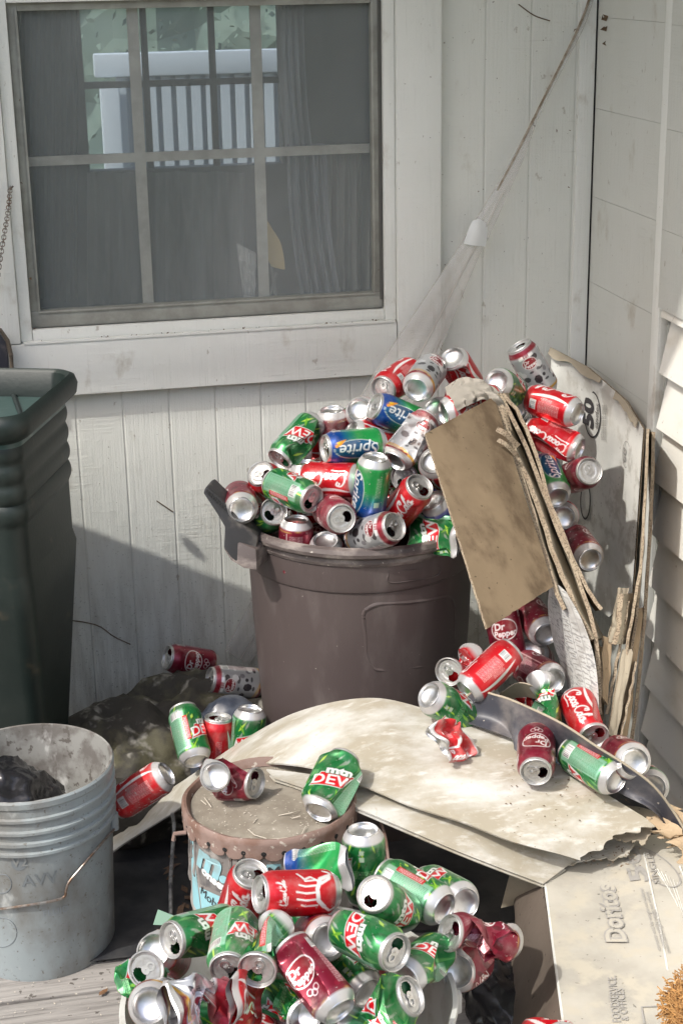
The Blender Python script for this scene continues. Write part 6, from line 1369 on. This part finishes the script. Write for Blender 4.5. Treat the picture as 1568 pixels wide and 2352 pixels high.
    ('dew', '', (0.3319, 2.0893, 0.3025), (-0.3851, 0.922, 0.0388), 0.29, 'green can glimpsed under the right end of the white drawing can', 'soda cans in the front tub'),
    ('coke', 'd1', (0.4523, 2.0262, 0.3054), (-0.0237, 0.5705, -0.821), 0.66, 'red can glimpsed under the open lid facing right in the tub', 'soda cans in the front tub'),
    ('dp', 'd2', (0.2806, 2.0644, 0.2682), (0.5756, -0.7059, -0.4127), 0.03, 'soda can buried under the others in the front tub', 'soda cans in the front tub'),
    ('coke', '', (0.2147, 1.8643, 0.2292), (-0.805, -0.205, -0.5567), 0.4, 'soda can buried under the others in the front tub', 'soda cans in the front tub'),
    ('dew', 'd1', (0.3276, 2.001, 0.2067), (0.7409, 0.6578, -0.1356), 0.77, 'green can at the bottom edge left of the large maroon one', 'soda cans in the front tub'),
    ('dp', 'd2', (0.3525, 1.828, 0.3001), (-0.7248, -0.2527, 0.641), 0.14, 'soda can buried under the others in the front tub', 'soda cans in the front tub'),
    ('sprite', 'd1', (0.2014, 1.8166, 0.2726), (0.9637, -0.154, -0.218), 0.88, 'soda can buried under the others in the front tub', 'soda cans in the front tub'),
    ('dew', 'd2', (0.3452, 1.8354, 0.226), (-0.7109, -0.5681, 0.4146), 0.25, 'soda can buried under the others in the front tub', 'soda cans in the front tub'),
    ('coke', '', (0.2454, 1.9784, 0.2482), (-0.1993, 0.9026, 0.3816), 0.62, 'red can at the bottom edge under the crushed red and white pieces', 'soda cans in the front tub'),
    ('dp', 'd1', (0.2922, 1.9595, 0.2905), (-0.5666, -0.5883, 0.5769), 0.99, 'soda can buried under the others in the front tub', 'soda cans in the front tub'),
    ('coke', 'd2', (0.3991, 1.9547, 0.2315), (-0.7688, 0.1584, -0.6195), 0.36, 'soda can buried under the others in the front tub', 'soda cans in the front tub'),
    ('dew', '', (0.1621, 2.0439, 0.2276), (-0.9488, 0.3155, -0.0163), 0.73, 'green can at the bottom edge under the torn maroon and silver can', 'soda cans in the front tub'),
    ('sprite', '', (0.9789, 2.7992, 0.14), (-0.2506, -0.9674, 0.0361), 0.84, 'blue and green can glimpsed behind the middle of the black plastic strip', 'soda cans spilled around the cardboard on the right'),
    ('coke', 'd2', (1.0181, 3.0204, 0.1531), (0.1563, -0.1529, -0.9758), 0.58, 'red can glimpsed behind the big green dented can', 'soda cans spilled around the cardboard on the right'),
    ('coke', 'd1', (0.8812, 3.0113, 0.1954), (-0.8851, 0.1802, -0.4291), 0.32, 'red can glimpsed between barcode can and the curved tan scrap', 'soda cans spilled around the cardboard on the right'),
]

RESTS = {'maroon can crushed and folded in two on the rusty pail lid': 'lid', 'shiny green can standing tilted where pail lid meets the white panel': 'lid',
         'small red can crushed flat on the dusty white panel': 'panel', 'maroon can with upside down oval lying lid forward on the white panel': 'panel',
         'green can with printed offer panel lying beside the maroon one': 'panel'}
for i_, (brand, mode, pos, up_, u_c, lab, grp) in enumerate(CANS):
    un = any(s in lab for s in ('unopened',))
    pos = Vector(pos)
    r_can = make_can(brand, mode, pos, up_, u_c, lab, grp, i_, un, 'dust' in lab or 'dull' in lab or 'brown' in lab)
    # cans that lie on the pail lid or on the panel are set down until they touch it
    if lab in RESTS:
        bpy.context.view_layer.update(); mw = r_can.matrix_world.copy(); co = [mw @ c_.co for o_ in r_can.children if o_.name.split('.')[0] in ('body', 'lid', 'base') for c_ in list(o_.data.vertices)[::37]]
        rr = (Vector(pos)-EYE).normalized(); sh_ = 0.0
        for it_ in range(5):
            cl = 1.0
            for q in co:
                p = q+rr*sh_
                onlid = (p.xy-pc.xy).length < PR
                s_z = panel_z(p.x, p.y) if RESTS[lab] == 'panel' else max(lz-.010 if onlid else 0, .355 if p.y > P(700, 1800, z=.355).y and p.x > P(640, 1780, z=.355).x else 0)
                cl = min(cl, p.z-s_z-.002)
            sh_ += cl/(-rr.z)*.9
        r_can.location = r_can.location+rr*sh_
